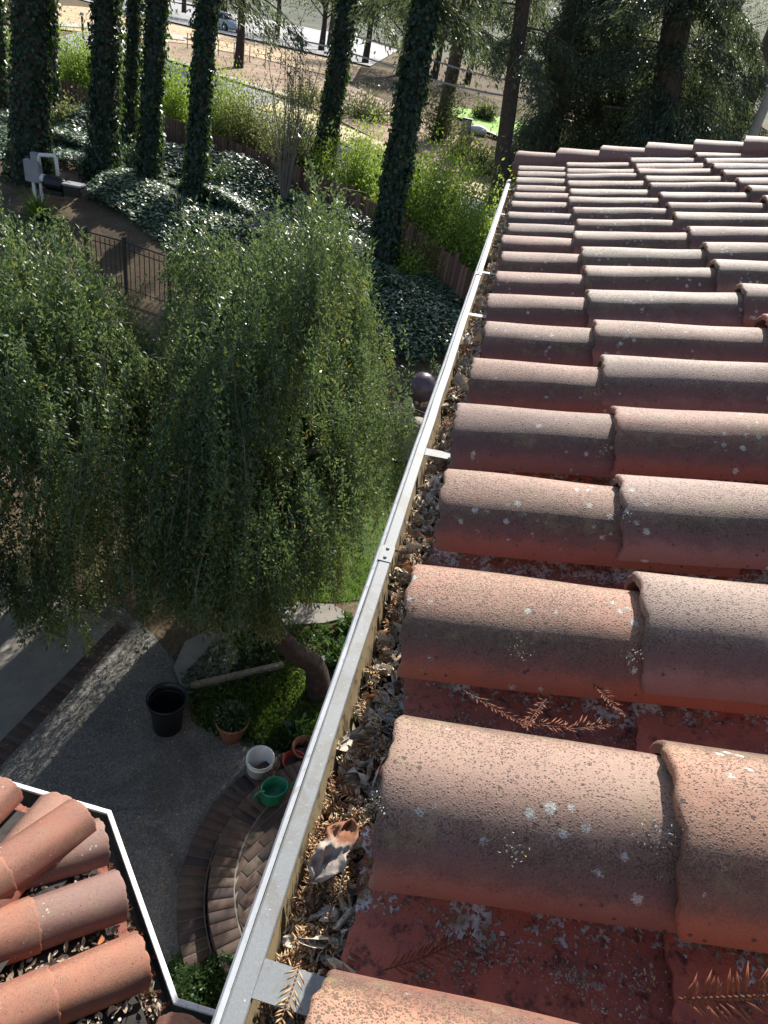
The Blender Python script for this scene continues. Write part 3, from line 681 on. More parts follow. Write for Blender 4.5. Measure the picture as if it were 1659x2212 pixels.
# ------------------------------------------------------------------ lower bay roof
ZB = CAMZ - 3.05
def at2(px, py, z=ZB): p = at(px, py, z); return np.array([p[0], p[1]])
B0, B1, B2, B3 = at2(-120, 1640), at2(240, 1750), at2(385, 2155), at2(500, 2197)
B0[1] = B1[1]; B2 = B1 + np.array([1, -1]) * ((B2 - B1) @ np.array([1, -1]) / 2); B3[1] = B2[1]; B3[0] = .2
bay = thing('bay_roof', 'lower bay roof of clean orange clay tiles with a cornered white gutter', 'roof', (float(B1[0]) - .5, float(B1[1]) - .6, 0))
bl = -Vector(bay.location)
def sweep(poly, prof, mat, name, parent, loc):
    """poly: plan points; prof: closed list of (outward, z)"""
    bm = bmesh.new(); rows = []; k = len(poly)
    for i, p in enumerate(poly):
        dirs = []
        if i > 0: dirs.append(unit(poly[i] - poly[i - 1]))
        if i < k - 1: dirs.append(unit(poly[i + 1] - poly[i]))
        ns = [np.array([-d[1], d[0]]) for d in dirs]           # left normal = outward here
        nn = unit(sum(ns)); sc = 1 / max(.3, nn @ ns[0])
        rows.append([bm.verts.new((*(p + nn * sc * o), z)) for o, z in prof])
    m = len(prof)
    for a, b in zip(rows, rows[1:]):
        for j in range(m): bm.faces.new((a[j], a[(j + 1) % m], b[(j + 1) % m], b[j]))
    bm.faces.new(rows[0]); bm.faces.new(rows[-1][::-1])
    return link(name, bmesh_me(bm, name), mat, parent, loc)
poly = [B0, B1, B2, B3]
rim = [(0, ZB - .012), (.0, ZB - .002), (-.003, ZB), (-.019, ZB), (-.021, ZB - .002), (-.021, ZB - .012)]
sweep(poly, rim, MT['white_paint'], 'gutter_rim', bay, bl)
tr = [(-.001, ZB - .0125), (-.001, ZB - .05), (-.03, ZB - .11), (-.125, ZB - .11), (-.125, ZB - .01), (-.122, ZB - .01), (-.122, ZB - .107), (-.032, ZB - .107), (-.005, ZB - .05), (-.0195, ZB - .0125)]
sweep(poly, tr, MT['gutter_dark'], 'gutter_trough', bay, bl)
fas = [(-.127, ZB + .0), (-.127, ZB - .16), (-.15, ZB - .16), (-.15, ZB + .0)]
sweep(poly, fas, MT['white_paint'], 'fascia_board', bay, bl)
PB = R(17)
def bay_section(org, t, u, spots, name='cover_tile', ncol=4, pans=True, d0=.085, seed=1):
    """org corner, t along gutter, u upslope in plan; spots = [(t position, (colours))]"""
    rq = random.Random(seed); t = Vector((*t, 0)); u = Vector((*u, 0)); up_ = Vector((0, 0, 1))
    nrm = (up_ * math.cos(PB) - u * math.sin(PB)); sl = (u * math.cos(PB) + up_ * math.sin(PB))
    base = Vector((org[0], org[1], ZB + .015))
    for (tt, cols) in spots:
        for j, cc in enumerate(cols):
            e_ = d0 + (0 if j == 0 else .32 + .38 * (j - 1)); pj = PB - .045
            xd = u * math.cos(pj) + up_ * math.sin(pj) + t * rq.uniform(-.02, .02)
            o_ = base + t * tt + sl * e_ + nrm * .004
            o = bpy.data.objects.new('cover_tile', COVER2[rq.randrange(3)]); COL.objects.link(o); put(o, bay, frame(o_, xd, nrm)); o.color = (*cc, 1)
    if pans:
        ts = [a for a, _ in spots]
        for a, b in zip(ts, ts[1:]):
            for j in range(3):
                o_ = base + t * ((a + b) / 2) + sl * (d0 - .01 + (0 if j == 0 else .32 + .38 * (j - 1))) - nrm * .012
                o = bpy.data.objects.new('pan_tile', PAN[j % 3]); COL.objects.link(o); put(o, bay, frame(o_, u * math.cos(PB - .03) + up_ * math.sin(PB - .03), nrm)); o.color = (.28, .11, .08, 1)
COVER2 = [npmesh('cover_tile', *arc_arrays(.47, .108, .094, .092, .082, .014, 80 + i), smooth=True) for i in range(3)]
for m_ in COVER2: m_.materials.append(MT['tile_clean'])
O1 = (.42, .135, .065); O2 = (.36, .11, .055); G1 = (.15, .135, .145); G2 = (.22, .185, .175); P1 = (.36, .20, .15); R1 = (.27, .08, .05)
q = 2 ** -.5
bay_section(B1, (q, -q), (-q, -q), [(.155, (G2, R1, R1)), (.405, (G1, O2, O2)), (.675, (O1, O2, R1))], seed=3)
bay_section(B1, (-1, 0), (0, -1), [(.19, (P1, R1, R1)), (.47, (R1, P1, O2)), (.75, (O2, R1, G2))], seed=5)
bay_section(B2, (1, 0), (0, -1), [(.075, (O1, O2, P1)), (.34, (P1, O1, O2)), (.60, (P1, O1, O2))], seed=7, d0=.11)
# hip tiles
hd = unit(np.array([-q, -q]) + np.array([0, -1])); hp = math.atan(math.tan(PB) * math.cos(R(22.5)))
for j in range(4):
    e_ = .15 + (.36 * j); cc = (R1, O2, R1, P1)[j]
    xd = Vector((hd[0] * math.cos(hp - .04), hd[1] * math.cos(hp - .04), math.sin(hp - .04))); nr = Vector((-hd[0] * math.sin(hp), -hd[1] * math.sin(hp), math.cos(hp)))
    o_ = Vector((B1[0], B1[1], ZB + .072)) + Vector((hd[0] * math.cos(hp), hd[1] * math.cos(hp), math.sin(hp))) * e_
    o = bpy.data.objects.new('hip_tile', COVER2[j % 3]); COL.objects.link(o); put(o, bay, frame(o_, xd, nr)); o.color = (*cc, 1)
# deck planes and walls
bm = bmesh.new()
def slab(org, t, u, a, b, L):
    t = Vector((*t, 0)); u = Vector((*u, 0)); sl = u * math.cos(PB) + Vector((0, 0, math.sin(PB))); o_ = Vector((org[0], org[1], ZB - .02)) + sl * .13
    vs = [bm.verts.new(o_ + t * x + sl * y) for x, y in ((a, 0), (b, 0), (b, L), (a, L))]; bm.faces.new(vs)
slab(B1, (q, -q), (-q, -q), .0, .9, 1.7); slab(B1, (-1, 0), (0, -1), -.02, 1.5, 1.9); slab(B2, (1, 0), (0, -1), -.05, .75, 1.5)
link('roof_deck', bmesh_me(bm, 'roof_deck', recalc=False), MT['deck'], bay, bl)
bm = bmesh.new(); ins = .30
wp = [B0 + (0, -ins), B1 + (-.12, -ins), B2 + (-.12, -ins), B3 + (.15, -ins), B3 + (.15, -2.6), B0 + (0, -2.6)]
lo = [bm.verts.new((p[0], p[1], 0)) for p in wp]; hi = [bm.verts.new((p[0], p[1], ZB - .1)) for p in wp]; k = len(wp)
for i in range(k): bm.faces.new((lo[i], lo[(i + 1) % k], hi[(i + 1) % k], hi[i]))
link('wall', bmesh_me(bm, 'wall'), MT['stucco'], bay, bl)
# debris in the bay gutter
n = 420; seg = r.random(n); P_ = np.zeros((n, 3))
for i in range(n):
    if seg[i] < .72: a_, b_ = B1, B2; nn_ = np.array([q, q])
    elif seg[i] < .85: a_, b_ = B2, B3; nn_ = np.array([0, 1])
    else: a_, b_ = B0, B1; nn_ = np.array([0, 1])
    t_ = r.random() ** (.45 if seg[i] < .72 else 1); p2 = a_ + (b_ - a_) * t_ - nn_ * r.uniform(.07, .125); P_[i] = (*p2, ZB - .085 + .03 * r.random() + .03 * t_)
A = crumple(n, P_, np.clip(r.gamma(4, .009, n), .015, .06), None, 'l', rnd=np.clip(r.normal(.35, .25, n), 0, 1), seed=12)
lst = []
for i in range(60):
    t_ = r.random() ** .4; p2 = B1 + (B2 - B1) * t_ - np.array([q, q]) * r.uniform(.07, .12); a = r.uniform(0, 6.28)
    lst.append(sprig_arrays(np.array([*p2, ZB - .04]), (math.cos(a), math.sin(a), .1), (0, 0, 1), r.uniform(.04, .07), 12, .016, .0028, .4, seed=600 + i))
o = link('leaf_litter', npmesh('leaf_litter', *A), MT['litter']); tag(o, 'dark leaf debris lying in the white gutter of the lower bay roof', 'leaf litter', kind='stuff')
o = link('fallen_needles', npmesh('fallen_needles', *join_arrays(lst)), MT['needle_red']); tag(o, 'red brown needles caught in the white gutter of the lower bay roof', 'needles', kind='stuff')
# debris between the lower tiles
P_ = []
for a_ in (.28, .54, .80):
    m_ = 150; e_ = r.uniform(.12, 1.1, m_); tt = a_ + r.normal(0, .018, m_)
    pl = B1[None] + np.outer(tt, [q, -q]) + np.outer(e_ * math.cos(PB), [-q, -q]); P_.append(np.c_[pl, ZB + .0 + e_ * math.sin(PB) + r.random(m_) * .012])
P_ = np.concatenate(P_); A = crumple(len(P_), P_, np.clip(r.gamma(4, .006, len(P_)), .012, .04), None, 'l', rnd=np.clip(r.normal(.3, .25, len(P_)), 0, 1), seed=14)
o = link('leaf_litter', npmesh('leaf_litter', *A), MT['litter']); tag(o, 'leaf debris caught in the troughs between the lower orange tiles', 'leaf litter', kind='stuff')

# ------------------------------------------------------------------ patio bricks, steps, beds
def brick_quad(V, F, C, corners, z0, z1, rn):
    """tapered brick from 4 plan corners with a small chamfer"""
    c = np.mean(corners, 0); b = len(V); e = .003
    for p in corners: V.append((p[0], p[1], z0))
    for p in corners: V.append((p[0], p[1], z1 - e))
    for p in corners: v = p - c; L = np.linalg.norm(v); v = p - v / L * e * 1.4; V.append((v[0], v[1], z1))
    for lv in (0, 4):
        for i in range(4): j = (i + 1) % 4; F.append((b + lv + i, b + lv + j, b + lv + 4 + j, b + lv + 4 + i))
    F.append((b + 8, b + 9, b + 10, b + 11)); C.extend([rn] * 12)
steps = thing('brick_steps', 'curved brick steps in two rings rising to a landing beside the upper house', 'steps', (-.4, 3.5, 0))
stl = -Vector(steps.location)
def ring(c, r0, r1, z0, z1, name, a0, a1, w=.105, seed=1):
    rq = np.random.default_rng(seed); V, F, C = [], [], []; n_ = int((a1 - a0) * r1 / w); da = (a1 - a0) / n_; gp = .009
    for i in range(n_):
        b0 = a0 + i * da; b1 = b0 + da; cs = []
        for rr_, aa, sg in ((r0 + .003, b0, 1), (r1, b0, 1), (r1, b1, -1), (r0 + .003, b1, -1)):
            aa2 = aa + sg * gp / 2 / rr_; cs.append(np.array([c[0] + rr_ * math.cos(aa2), c[1] + rr_ * math.sin(aa2)]))
        brick_quad(V, F, C, np.array(cs), z0, z1 + rq.uniform(-.003, .003), rq.random())
    link(name, npmesh(name, V, np.array(F), C), MT['brick'], steps, stl)
    bm = bmesh.new(); m = 60; P0 = []; P1 = []
    for i in range(m + 1):
        a = a0 + (a1 - a0) * i / m; P0.append(bm.verts.new((c[0] + (r0 - .01) * math.cos(a), c[1] + (r0 - .01) * math.sin(a), z1 - .008))); P1.append(bm.verts.new((c[0] + (r1 - .006) * math.cos(a), c[1] + (r1 - .006) * math.sin(a), z1 - .008)))
    for i in range(m): bm.faces.new((P0[i], P0[i + 1], P1[i + 1], P1[i]))
    link('mortar_joint', bmesh_me(bm, 'mortar_joint', recalc=False), MT['mortar'], steps, stl)
c1 = np.array([.13, 3.5]); c2 = np.array([.19, 3.50])
ring(c1, 1.41, 1.65, 0, .15, 'lower_tread', R(98), R(226), seed=2)
ring(c2, 1.19, 1.43, .1, .30, 'upper_tread', R(100), R(230), seed=3)
# landing: running bond bricks clipped to a disc
V, F, C = [], [], []; rq = np.random.default_rng(6); th = R(62)
e1 = np.array([math.cos(th), math.sin(th)]); e2 = np.array([-e1[1], e1[0]])
for j in range(-14, 15):
    for i in range(-8, 9):
        p = c2 + e1 * (i * .21 + (j % 2) * .105) + e2 * (j * .103)
        cs = np.array([p + e1 * a + e2 * b for a, b in ((-.1, -.047), (.1, -.047), (.1, .047), (-.1, .047))])
        dd = np.linalg.norm(cs - c2, axis=1)
        if dd.min() > 1.17 or cs[:, 0].min() > .55: continue
        for kk in range(4):
            if dd[kk] > 1.175: cs[kk] = c2 + (cs[kk] - c2) / dd[kk] * 1.175
        brick_quad(V, F, C, cs, .2, .30 + rq.uniform(-.002, .002), rq.random())
link('landing', npmesh('landing', V, np.array(F), C), MT['brick'], steps, stl)
bm = bmesh.new(); add_lathe(bm, [(0, .291), (1.185, .291), (1.185, .2)], 64, (c2[0], c2[1], 0)); link('mortar_bed', bmesh_me(bm, 'mortar_bed'), MT['mortar'], steps, stl)
# brick border strip across the patio
V, F, C = [], [], []; a_ = at(183, 1462, 0)[:2]; b_ = at(-60, 1720, 0)[:2]; dd = unit(b_ - a_); pp_ = np.array([dd[1], -dd[0]]); 
if pp_[0] > 0: pp_ = -pp_
a_ = a_ - dd * .9; L = np.linalg.norm(b_ - a_); n_ = int(L / .11)
for i in range(n_):
    p = a_ + dd * (i * .11)
    for sgn in (0,):
        cs = np.array([p + dd * .004 + pp_ * 0, p + dd * .106 + pp_ * 0, p + dd * .106 + pp_ * .21, p + dd * .004 + pp_ * .21]); brick_quad(V, F, C, cs[::-1], 0, .012, rq.random())
o = link('brick_border', npmesh('brick_border', V, np.array(F), C), MT['brick']); tag(o, kind='structure')
# pale slab left of the border
cs = [a_ + pp_ * .215, b_ + pp_ * .215 + dd * 1, b_ + pp_ * 3 + dd * 1, a_ + pp_ * 3 - dd * .3]
tag(sheet('concrete_slab', cs, .010, MT['slab'], res=1.0), kind='structure')
# flat stones beyond the path edge
bm = bmesh.new()
for (pts) in ([(400, 1385), (480, 1345), (520, 1420), (470, 1480), (400, 1500), (375, 1440)], [(560, 1318), (640, 1300), (720, 1305), (760, 1330), (700, 1345), (600, 1350)], [(470, 1330), (540, 1300), (560, 1340), (520, 1370), (480, 1365)]):
    ps = [at(x, y, .03) for x, y in pts]; vs = [bm.verts.new(p) for p in ps]; f = bm.faces.new(vs)
    ex = bmesh.ops.extrude_face_region(bm, geom=[f]); 
    for v in ex['geom']:
        if isinstance(v, bmesh.types.BMVert): v.co.z = 0.0
o = link('stepping_stones', bmesh_me(bm, 'stepping_stones'), MT['slab']); tag(o, kind='structure')
# lawn
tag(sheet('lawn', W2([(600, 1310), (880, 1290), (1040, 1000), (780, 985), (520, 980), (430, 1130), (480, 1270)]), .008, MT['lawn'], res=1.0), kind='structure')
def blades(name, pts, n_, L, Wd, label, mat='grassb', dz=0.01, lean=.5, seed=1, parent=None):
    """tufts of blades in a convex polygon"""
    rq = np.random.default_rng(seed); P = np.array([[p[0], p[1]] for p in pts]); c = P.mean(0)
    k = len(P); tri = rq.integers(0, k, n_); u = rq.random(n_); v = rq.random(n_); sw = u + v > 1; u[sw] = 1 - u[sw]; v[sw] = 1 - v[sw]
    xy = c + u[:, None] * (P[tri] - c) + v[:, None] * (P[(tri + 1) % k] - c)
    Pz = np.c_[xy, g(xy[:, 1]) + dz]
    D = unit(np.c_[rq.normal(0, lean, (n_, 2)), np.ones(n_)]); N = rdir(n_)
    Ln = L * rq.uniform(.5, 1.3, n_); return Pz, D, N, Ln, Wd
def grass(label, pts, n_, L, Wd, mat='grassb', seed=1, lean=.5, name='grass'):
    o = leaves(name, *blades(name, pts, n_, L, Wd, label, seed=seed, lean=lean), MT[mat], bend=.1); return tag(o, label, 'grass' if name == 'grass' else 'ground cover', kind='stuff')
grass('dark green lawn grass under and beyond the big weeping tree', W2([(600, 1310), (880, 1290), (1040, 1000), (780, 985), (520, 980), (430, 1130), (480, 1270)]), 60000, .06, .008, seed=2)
grass('sunlit grass and weeds behind the timber edging by the leaning trunk', W2([(420, 1480), (620, 1440), (720, 1500), (690, 1620), (560, 1600), (430, 1570)]), 6000, .07, .012, seed=3, lean=.8)
ground_cov = W2([(390, 1470), (460, 1390), (600, 1350), (740, 1350), (760, 1450), (640, 1640), (480, 1600), (420, 1560)])
grass('low broad leaved ground cover in the bed around the leaning trunk', ground_cov, 5200, .07, .035, 'fern', seed=4, lean=1.2, name='ground_cover')
for q_ in [0]:
    P_, D_, N_, L_, W_ = blades('g', [(-1.22, 2.50), (-.2, 2.62), (.5, 2.4), (.5, 1.1), (-1.5, 1.1)], 26000, .05, .028, '', seed=5, lean=1.3)
    P_[:, 2] += .32 * r.random(len(P_)) ** .5 * (.6 + .4 * np.sin(9 * P_[:, 0] + 2) * np.sin(8 * P_[:, 1]))
    tag(leaves('ground_cover', P_, D_, N_, L_, W_, MT['fern']), 'dark low ground cover in the corner between the two gutters', 'ground cover', kind='stuff')
# fallen yellow leaves on the patio
n = 260; xy = np.c_[r.uniform(-4.2, -.4, n), r.uniform(2.6, 6.6, n)]; o = leaves('fallen_leaves', np.c_[xy, np.full(n, .014)], np.c_[r.normal(size=(n, 2)), np.full(n, .1)], np.c_[r.normal(0, .2, (n, 2)), np.ones(n)], r.uniform(.02, .045, n), r.uniform(.012, .022, n), MT['yellow_leaf']); tag(o, 'small yellow fallen leaves scattered over the patio', 'leaves', kind='stuff')

# ------------------------------------------------------------------ garden objects
def base_at(px, py, z=0.0): p = at(px, py, z); return (p[0], p[1], z)
bp = base_at(362, 1568); t = thing('nursery_pot', 'tall black plastic nursery pot standing empty on the grey patio', 'pot', bp)
bm = bmesh.new(); add_lathe(bm, [(0, .0), (.165, .0), (.19, .40), (.195, .41), (.212, .415), (.222, .50), (.226, .505), (.222, .512), (.207, .505), (.197, .42), (.155, .03), (0, .03)], 40); link('body', bmesh_me(bm, 'body', True), MT['black_plastic'], t)
bm = bmesh.new(); add_lathe(bm, [(.222, .478), (.231, .480), (.233, .512), (.226, .520), (.214, .516), (.212, .508)], 40); link('rim', bmesh_me(bm, 'rim', True), MT['black_plastic'], t)
bp = base_at(500, 1588); t = thing('planter_pot', 'round clay planter pot in the bed behind the black nursery pot', 'pot', bp)
bm = bmesh.new(); add_lathe(bm, [(0, 0), (.135, 0), (.17, .25), (.175, .255), (.195, .26), (.20, .31), (.19, .315), (.175, .30), (.165, .26), (0, .26)], 36); link('body', bmesh_me(bm, 'body', True), MT['terracotta'], t)
bm = bmesh.new(); add_lathe(bm, [(0, .265), (.10, .272), (.168, .262)], 24); link('soil', bmesh_me(bm, 'soil'), MT['soil'], t)
n = 700; a = r.uniform(0, 6.28, n); rad = .17 * np.sqrt(r.random(n)); P_ = np.c_[np.cos(a) * rad + bp[0], np.sin(a) * rad + bp[1], .26 + r.random(n) * .14]
o = leaves('potted_plant', P_, unit(np.c_[np.cos(a), np.sin(a), r.normal(.4, .5, n)]), np.c_[r.normal(0, .4, (n, 2)), np.ones(n)], .055, .028, MT['fern']); tag(o, 'leafy green plant growing in the round clay planter pot', 'plant')
def bucket(bp, sc, mat, label, handle=True, h=.37, r0=.125, r1=.15):
    t = thing('bucket', label, 'bucket', bp)
    bm = bmesh.new(); add_lathe(bm, [(0, 0), (r0, 0), (r1 - .006, h * .8), (r1 + .004, h * .81), (r1 + .004, h * .84), (r1 - .002, h * .85), (r1, h * .97), (r1 + .006, h * .975), (r1 + .006, h), (r1 - .004, h), (r0 - .006, .01), (0, .01)], 40); link('body', bmesh_me(bm, 'body', True), mat, t)
    if handle:
        bm = bmesh.new(); add_tube(bm, [((r1 + .01) * math.cos(a), (r1 + .01) * math.sin(a) * 1, h * .9 - .19 * math.sin(a)) for a in np.linspace(0, PI, 14)], .003, 6); link('handle', bmesh_me(bm, 'handle'), MT['galv'], t)
    return t
bucket(base_at(558, 1678, .0), 1, MT['white_plastic'], 'white plastic bucket at the edge of the brick steps')
bpz = at(585, 1700, .15); 
def watering_can(name, label, loc, rz, mat, s=1.0, grp=None):
    t = thing(name, label, 'watering can', loc, rz)
    bm = bmesh.new(); add_lathe(bm, [(0, 0), (.135 * s, 0), (.15 * s, .03 * s), (.15 * s, .20 * s), (.155 * s, .205 * s), (.15 * s, .212 * s), (.142 * s, .205 * s), (.14 * s, .03 * s), (0, .015)], 32, sy=.8); link('body', bmesh_me(bm, 'body', True), mat, t)
    bm = bmesh.new(); add_tube(bm, [(.12 * s, 0, .05 * s), (.2 * s, 0, .10 * s), (.28 * s, 0, .19 * s), (.34 * s, 0, .25 * s)], [.03 * s, .022 * s, .016 * s, .014 * s], 12); link('spout', bmesh_me(bm, 'spout', True), mat, t)
    bm = bmesh.new(); add_tube(bm, [(.335 * s, 0, .245 * s), (.36 * s, 0, .27 * s), (.366 * s, 0, .276 * s)], [.018 * s, .042 * s, .040 * s], 16); link('rose', bmesh_me(bm, 'rose', True), mat, t)
    bm = bmesh.new(); add_tube(bm, [(-.12 * s, 0, .19 * s), (-.19 * s, 0, .21 * s), (-.235 * s, 0, .16 * s), (-.22 * s, 0, .08 * s), (-.145 * s, 0, .05 * s)], .014 * s, 10); link('handle', bmesh_me(bm, 'handle', True), mat, t)
    return t
watering_can('watering_can', 'wide green watering can in front of the white bucket', tuple(at(590, 1722, .30)), R(40), MT['green_plastic'], .95)
t = thing('watering_can', 'dark green watering can with a loop handle partly hidden by the gutter', 'watering can', tuple(at(642, 1765, .30)))
bm = bmesh.new(); add_lathe(bm, [(0, 0), (.12, 0), (.13, .06), (.11, .17), (.07, .24), (.065, .25), (.055, .24), (.09, .17), (.11, .05), (0, .02)], 32); link('body', bmesh_me(bm, 'body', True), MT['dark_green'], t)
bm = bmesh.new(); add_tube(bm, [(-.08, 0, .22), (-.085, 0, .33), (0, 0, .37), (.085, 0, .33), (.08, 0, .22)], .012, 10); link('handle', bmesh_me(bm, 'handle', True), MT['dark_green'], t)
bm = bmesh.new(); add_tube(bm, [(0, .09, .06), (0, .2, .14), (0, .3, .27)], [.025, .018, .013], 10); link('spout', bmesh_me(bm, 'spout', True), MT['dark_green'], t)
t = thing('plant_pot', 'red plant pot between the green watering can and the gutter', 'pot', base_at(632, 1668, 0)); bm = bmesh.new(); add_lathe(bm, [(0, 0), (.09, 0), (.125, .19), (.138, .20), (.138, .23), (.125, .23), (.085, .03), (0, .03)], 32); link('body', bmesh_me(bm, 'body', True), MT['red_plastic'], t)
t = thing('plant_pot', 'clay plant pot behind the red plant pot', 'pot', base_at(655, 1640, 0)); bm = bmesh.new(); add_lathe(bm, [(0, 0), (.10, 0), (.14, .2), (.155, .21), (.155, .25), (.14, .25), (.1, .03), (0, .03)], 32); link('body', bmesh_me(bm, 'body', True), MT['terracotta'], t)
# timber edging
a_, b_ = at(412, 1482, .06), at(612, 1436, .06); bm = bmesh.new(); cc = (a_ + b_) / 2; L = np.linalg.norm(b_ - a_)
add_box(bm, (0, 0, 0), (L, .07, .10), bev=.006); o = link('timber_edging', bmesh_me(bm, 'timber_edging'), MT['old_wood'], None, (cc[0], cc[1], .05)); o.rotation_euler = (0, 0, math.atan2(b_[1] - a_[1], b_[0] - a_[0])); tag(o, 'grey weathered timber edging along the sunlit bed left of the leaning trunk', 'edging')
a_, b_ = at(668, 1431, .05), at(750, 1425, .05); bm = bmesh.new(); cc = (a_ + b_) / 2; L = np.linalg.norm(b_ - a_)
add_box(bm, (0, 0, 0), (L, .05, .08), bev=.006); o = link('timber_edging', bmesh_me(bm, 'timber_edging'), MT['old_wood'], None, (cc[0], cc[1], .04)); o.rotation_euler = (0, 0, math.atan2(b_[1] - a_[1], b_[0] - a_[0])); tag(o, 'short timber edging between the leaning trunk and the gutter', 'edging')
a_, b_ = at(795, 985, .05), at(1000, 1040, .05); bm = bmesh.new(); cc = (a_ + b_) / 2; L = np.linalg.norm(b_ - a_)
add_box(bm, (0, 0, 0), (L, .06, .16), bev=.006); o = link('lawn_edging', bmesh_me(bm, 'lawn_edging'), MT['black_plastic'], None, (cc[0], cc[1], .05)); o.rotation_euler = (0, 0, math.atan2(b_[1] - a_[1], b_[0] - a_[0])); tag(o, 'long black edging board where the dark lawn meets the sunlit soil', 'edging')
# ball, stump, rock
p = G(908, 868); bm = bmesh.new(); bmesh.ops.create_uvsphere(bm, u_segments=40, v_segments=24, radius=.33); add_lathe(bm, [(.25, -.36), (.27, -.44), (0, -.44)], 32); 
o = link('garden_ball', bmesh_me(bm, 'garden_ball', True), MT['glaze'], None, (p[0] - .02, p[1] - .1, p[2] + .38)); tag(o, 'large glossy mauve ball ornament beside the ivy bank, cut off by the gutter', 'ornament')
p = G(882, 992); t = thing('wooden_post', 'thick weathered wooden stump post at the left of the gutter', 'stump', tuple(p)); bm = bmesh.new(); add_lathe(bm, [(0, 0), (.22, 0), (.20, .15), (.19, .55), (.185, .86), (.17, .90), (0, .885)], 18)
for v_ in bm.verts: v_.co.x *= 1 + .06 * math.sin(5 * math.atan2(v_.co.y, v_.co.x)); v_.co.x += .06 * v_.co.z
link('trunk', bmesh_me(bm, 'trunk', True), MT['old_wood'], t)
p = G(868, 925); bm = bmesh.new()
for i in range(7):
    bmesh.ops.create_icosphere(bm, subdivisions=3, radius=r.uniform(.07, .16), matrix=Matrix.Translation((r.uniform(-.17, .17), r.uniform(-.1, .1), .1 + .1 * i * r.uniform(.4, 1))) @ Matrix.Diagonal((1, .8, r.uniform(.7, 1.4), 1)))
for v_ in bm.verts: v_.co += Vector(r.normal(0, .008, 3))
o = link('rock', bmesh_me(bm, 'rock'), MT['stone'], None, tuple(p)); tag(o, 'knobbly pale rock ornament just behind the wooden stump post', 'rock')

# ------------------------------------------------------------------ trees
def trunk_mesh(pts, rad, n=14, ns=26, seed=0, rough=.05):
    """smooth tapering bole through pts with fluted bark"""
    pts = np.array(pts, float); rad = np.array(rad, float); t = np.linspace(0, 1, len(pts)); tt = np.linspace(0, 1, ns)
    P = np.stack([np.interp(tt, t, pts[:, i]) for i in range(3)], 1); Rr = np.interp(tt, t, rad)
    for _ in range(2): P[1:-1] = (P[:-2] + 2 * P[1:-1] + P[2:]) / 4
    D = unit(np.gradient(P, axis=0)); rq = np.random.default_rng(seed); ph = rq.random(4) * 6.3
    ref = np.array([0.3, 1, 0.1]); U = unit(np.cross(D, ref)); B = np.cross(D, U); a = np.linspace(0, 2 * PI, n, endpoint=False)
    k = 1 + rough * np.sin(5 * a + ph[0])[None] + rough * .7 * np.sin(3 * a + ph[1])[None] * np.cos(6 * tt + ph[2])[:, None] + rq.normal(0, rough * .3, (ns, n))
    V = P[:, None] + (U[:, None] * np.cos(a)[None, :, None] + B[:, None] * np.sin(a)[None, :, None]) * (Rr[:, None] * k)[..., None]
    F = [(i * n + j, i * n + (j + 1) % n, (i + 1) * n + (j + 1) % n, (i + 1) * n + j) for i in range(ns - 1) for j in range(n)]
    return V.reshape(-1, 3), np.array(F), P, Rr
def redwood_crown(P, z0, z1, n_br, L0, seed, lean=(0, 0), per=90, size=.15, arc=None):
    """drooping boughs hung with sprays; returns leaf arrays and bough paths"""
    rq = np.random.default_rng(seed); Ps, Ds, paths = [], [], []
    for i in range(n_br):
        z = z0 + (z1 - z0) * rq.random(); x = np.interp(z, P[:, 2], P[:, 0]); y = np.interp(z, P[:, 2], P[:, 1])
        a = rq.uniform(0, 2 * PI) if arc is None else rq.uniform(*arc); L = L0 * rq.uniform(.45, 1.15) * (1 - .35 * (z - z0) / (z1 - z0))
        d = np.array([math.cos(a), math.sin(a), 0]); t = np.linspace(0, 1, 9)
        pts = np.array([x, y, z]) + np.outer(t * L, d) + np.outer(.10 * L * t - .42 * L * t ** 2.2, [0, 0, 1]); paths.append(pts)
        m = int(per * L / 2.5); u = rq.random(m) ** .6
        c = np.stack([np.interp(u, t, pts[:, j]) for j in range(3)], 1)
        side = np.array([-d[1], d[0], 0]); cl = .28 * L * (1 - .5 * u)
        lat = rq.normal(0, .5, m) * cl; c = c + side * lat[:, None] + np.c_[np.zeros((m, 2)), -np.abs(lat) * .35 - rq.exponential(.16, m)] + rq.normal(0, .05, (m, 3))
        D = d * rq.uniform(.1, .9, m)[:, None] + side * (np.sign(lat) * rq.uniform(.1, .8, m))[:, None] + np.array([0, 0, -1]) * rq.uniform(.15, 1.1, m)[:, None]
        Ps.append(c); Ds.append(D)
    Pa = np.concatenate(Ps); Da = np.concatenate(Ds); n = len(Pa)
    return Pa, Da, paths
def boughs_mesh(name, paths, r0, mat, parent, loc):
    bm = bmesh.new()
    for p in paths: add_tube(bm, p, list(np.linspace(r0, r0 * .2, len(p))), 5, False)
    return link(name, bmesh_me(bm, name, True), mat, parent, loc)
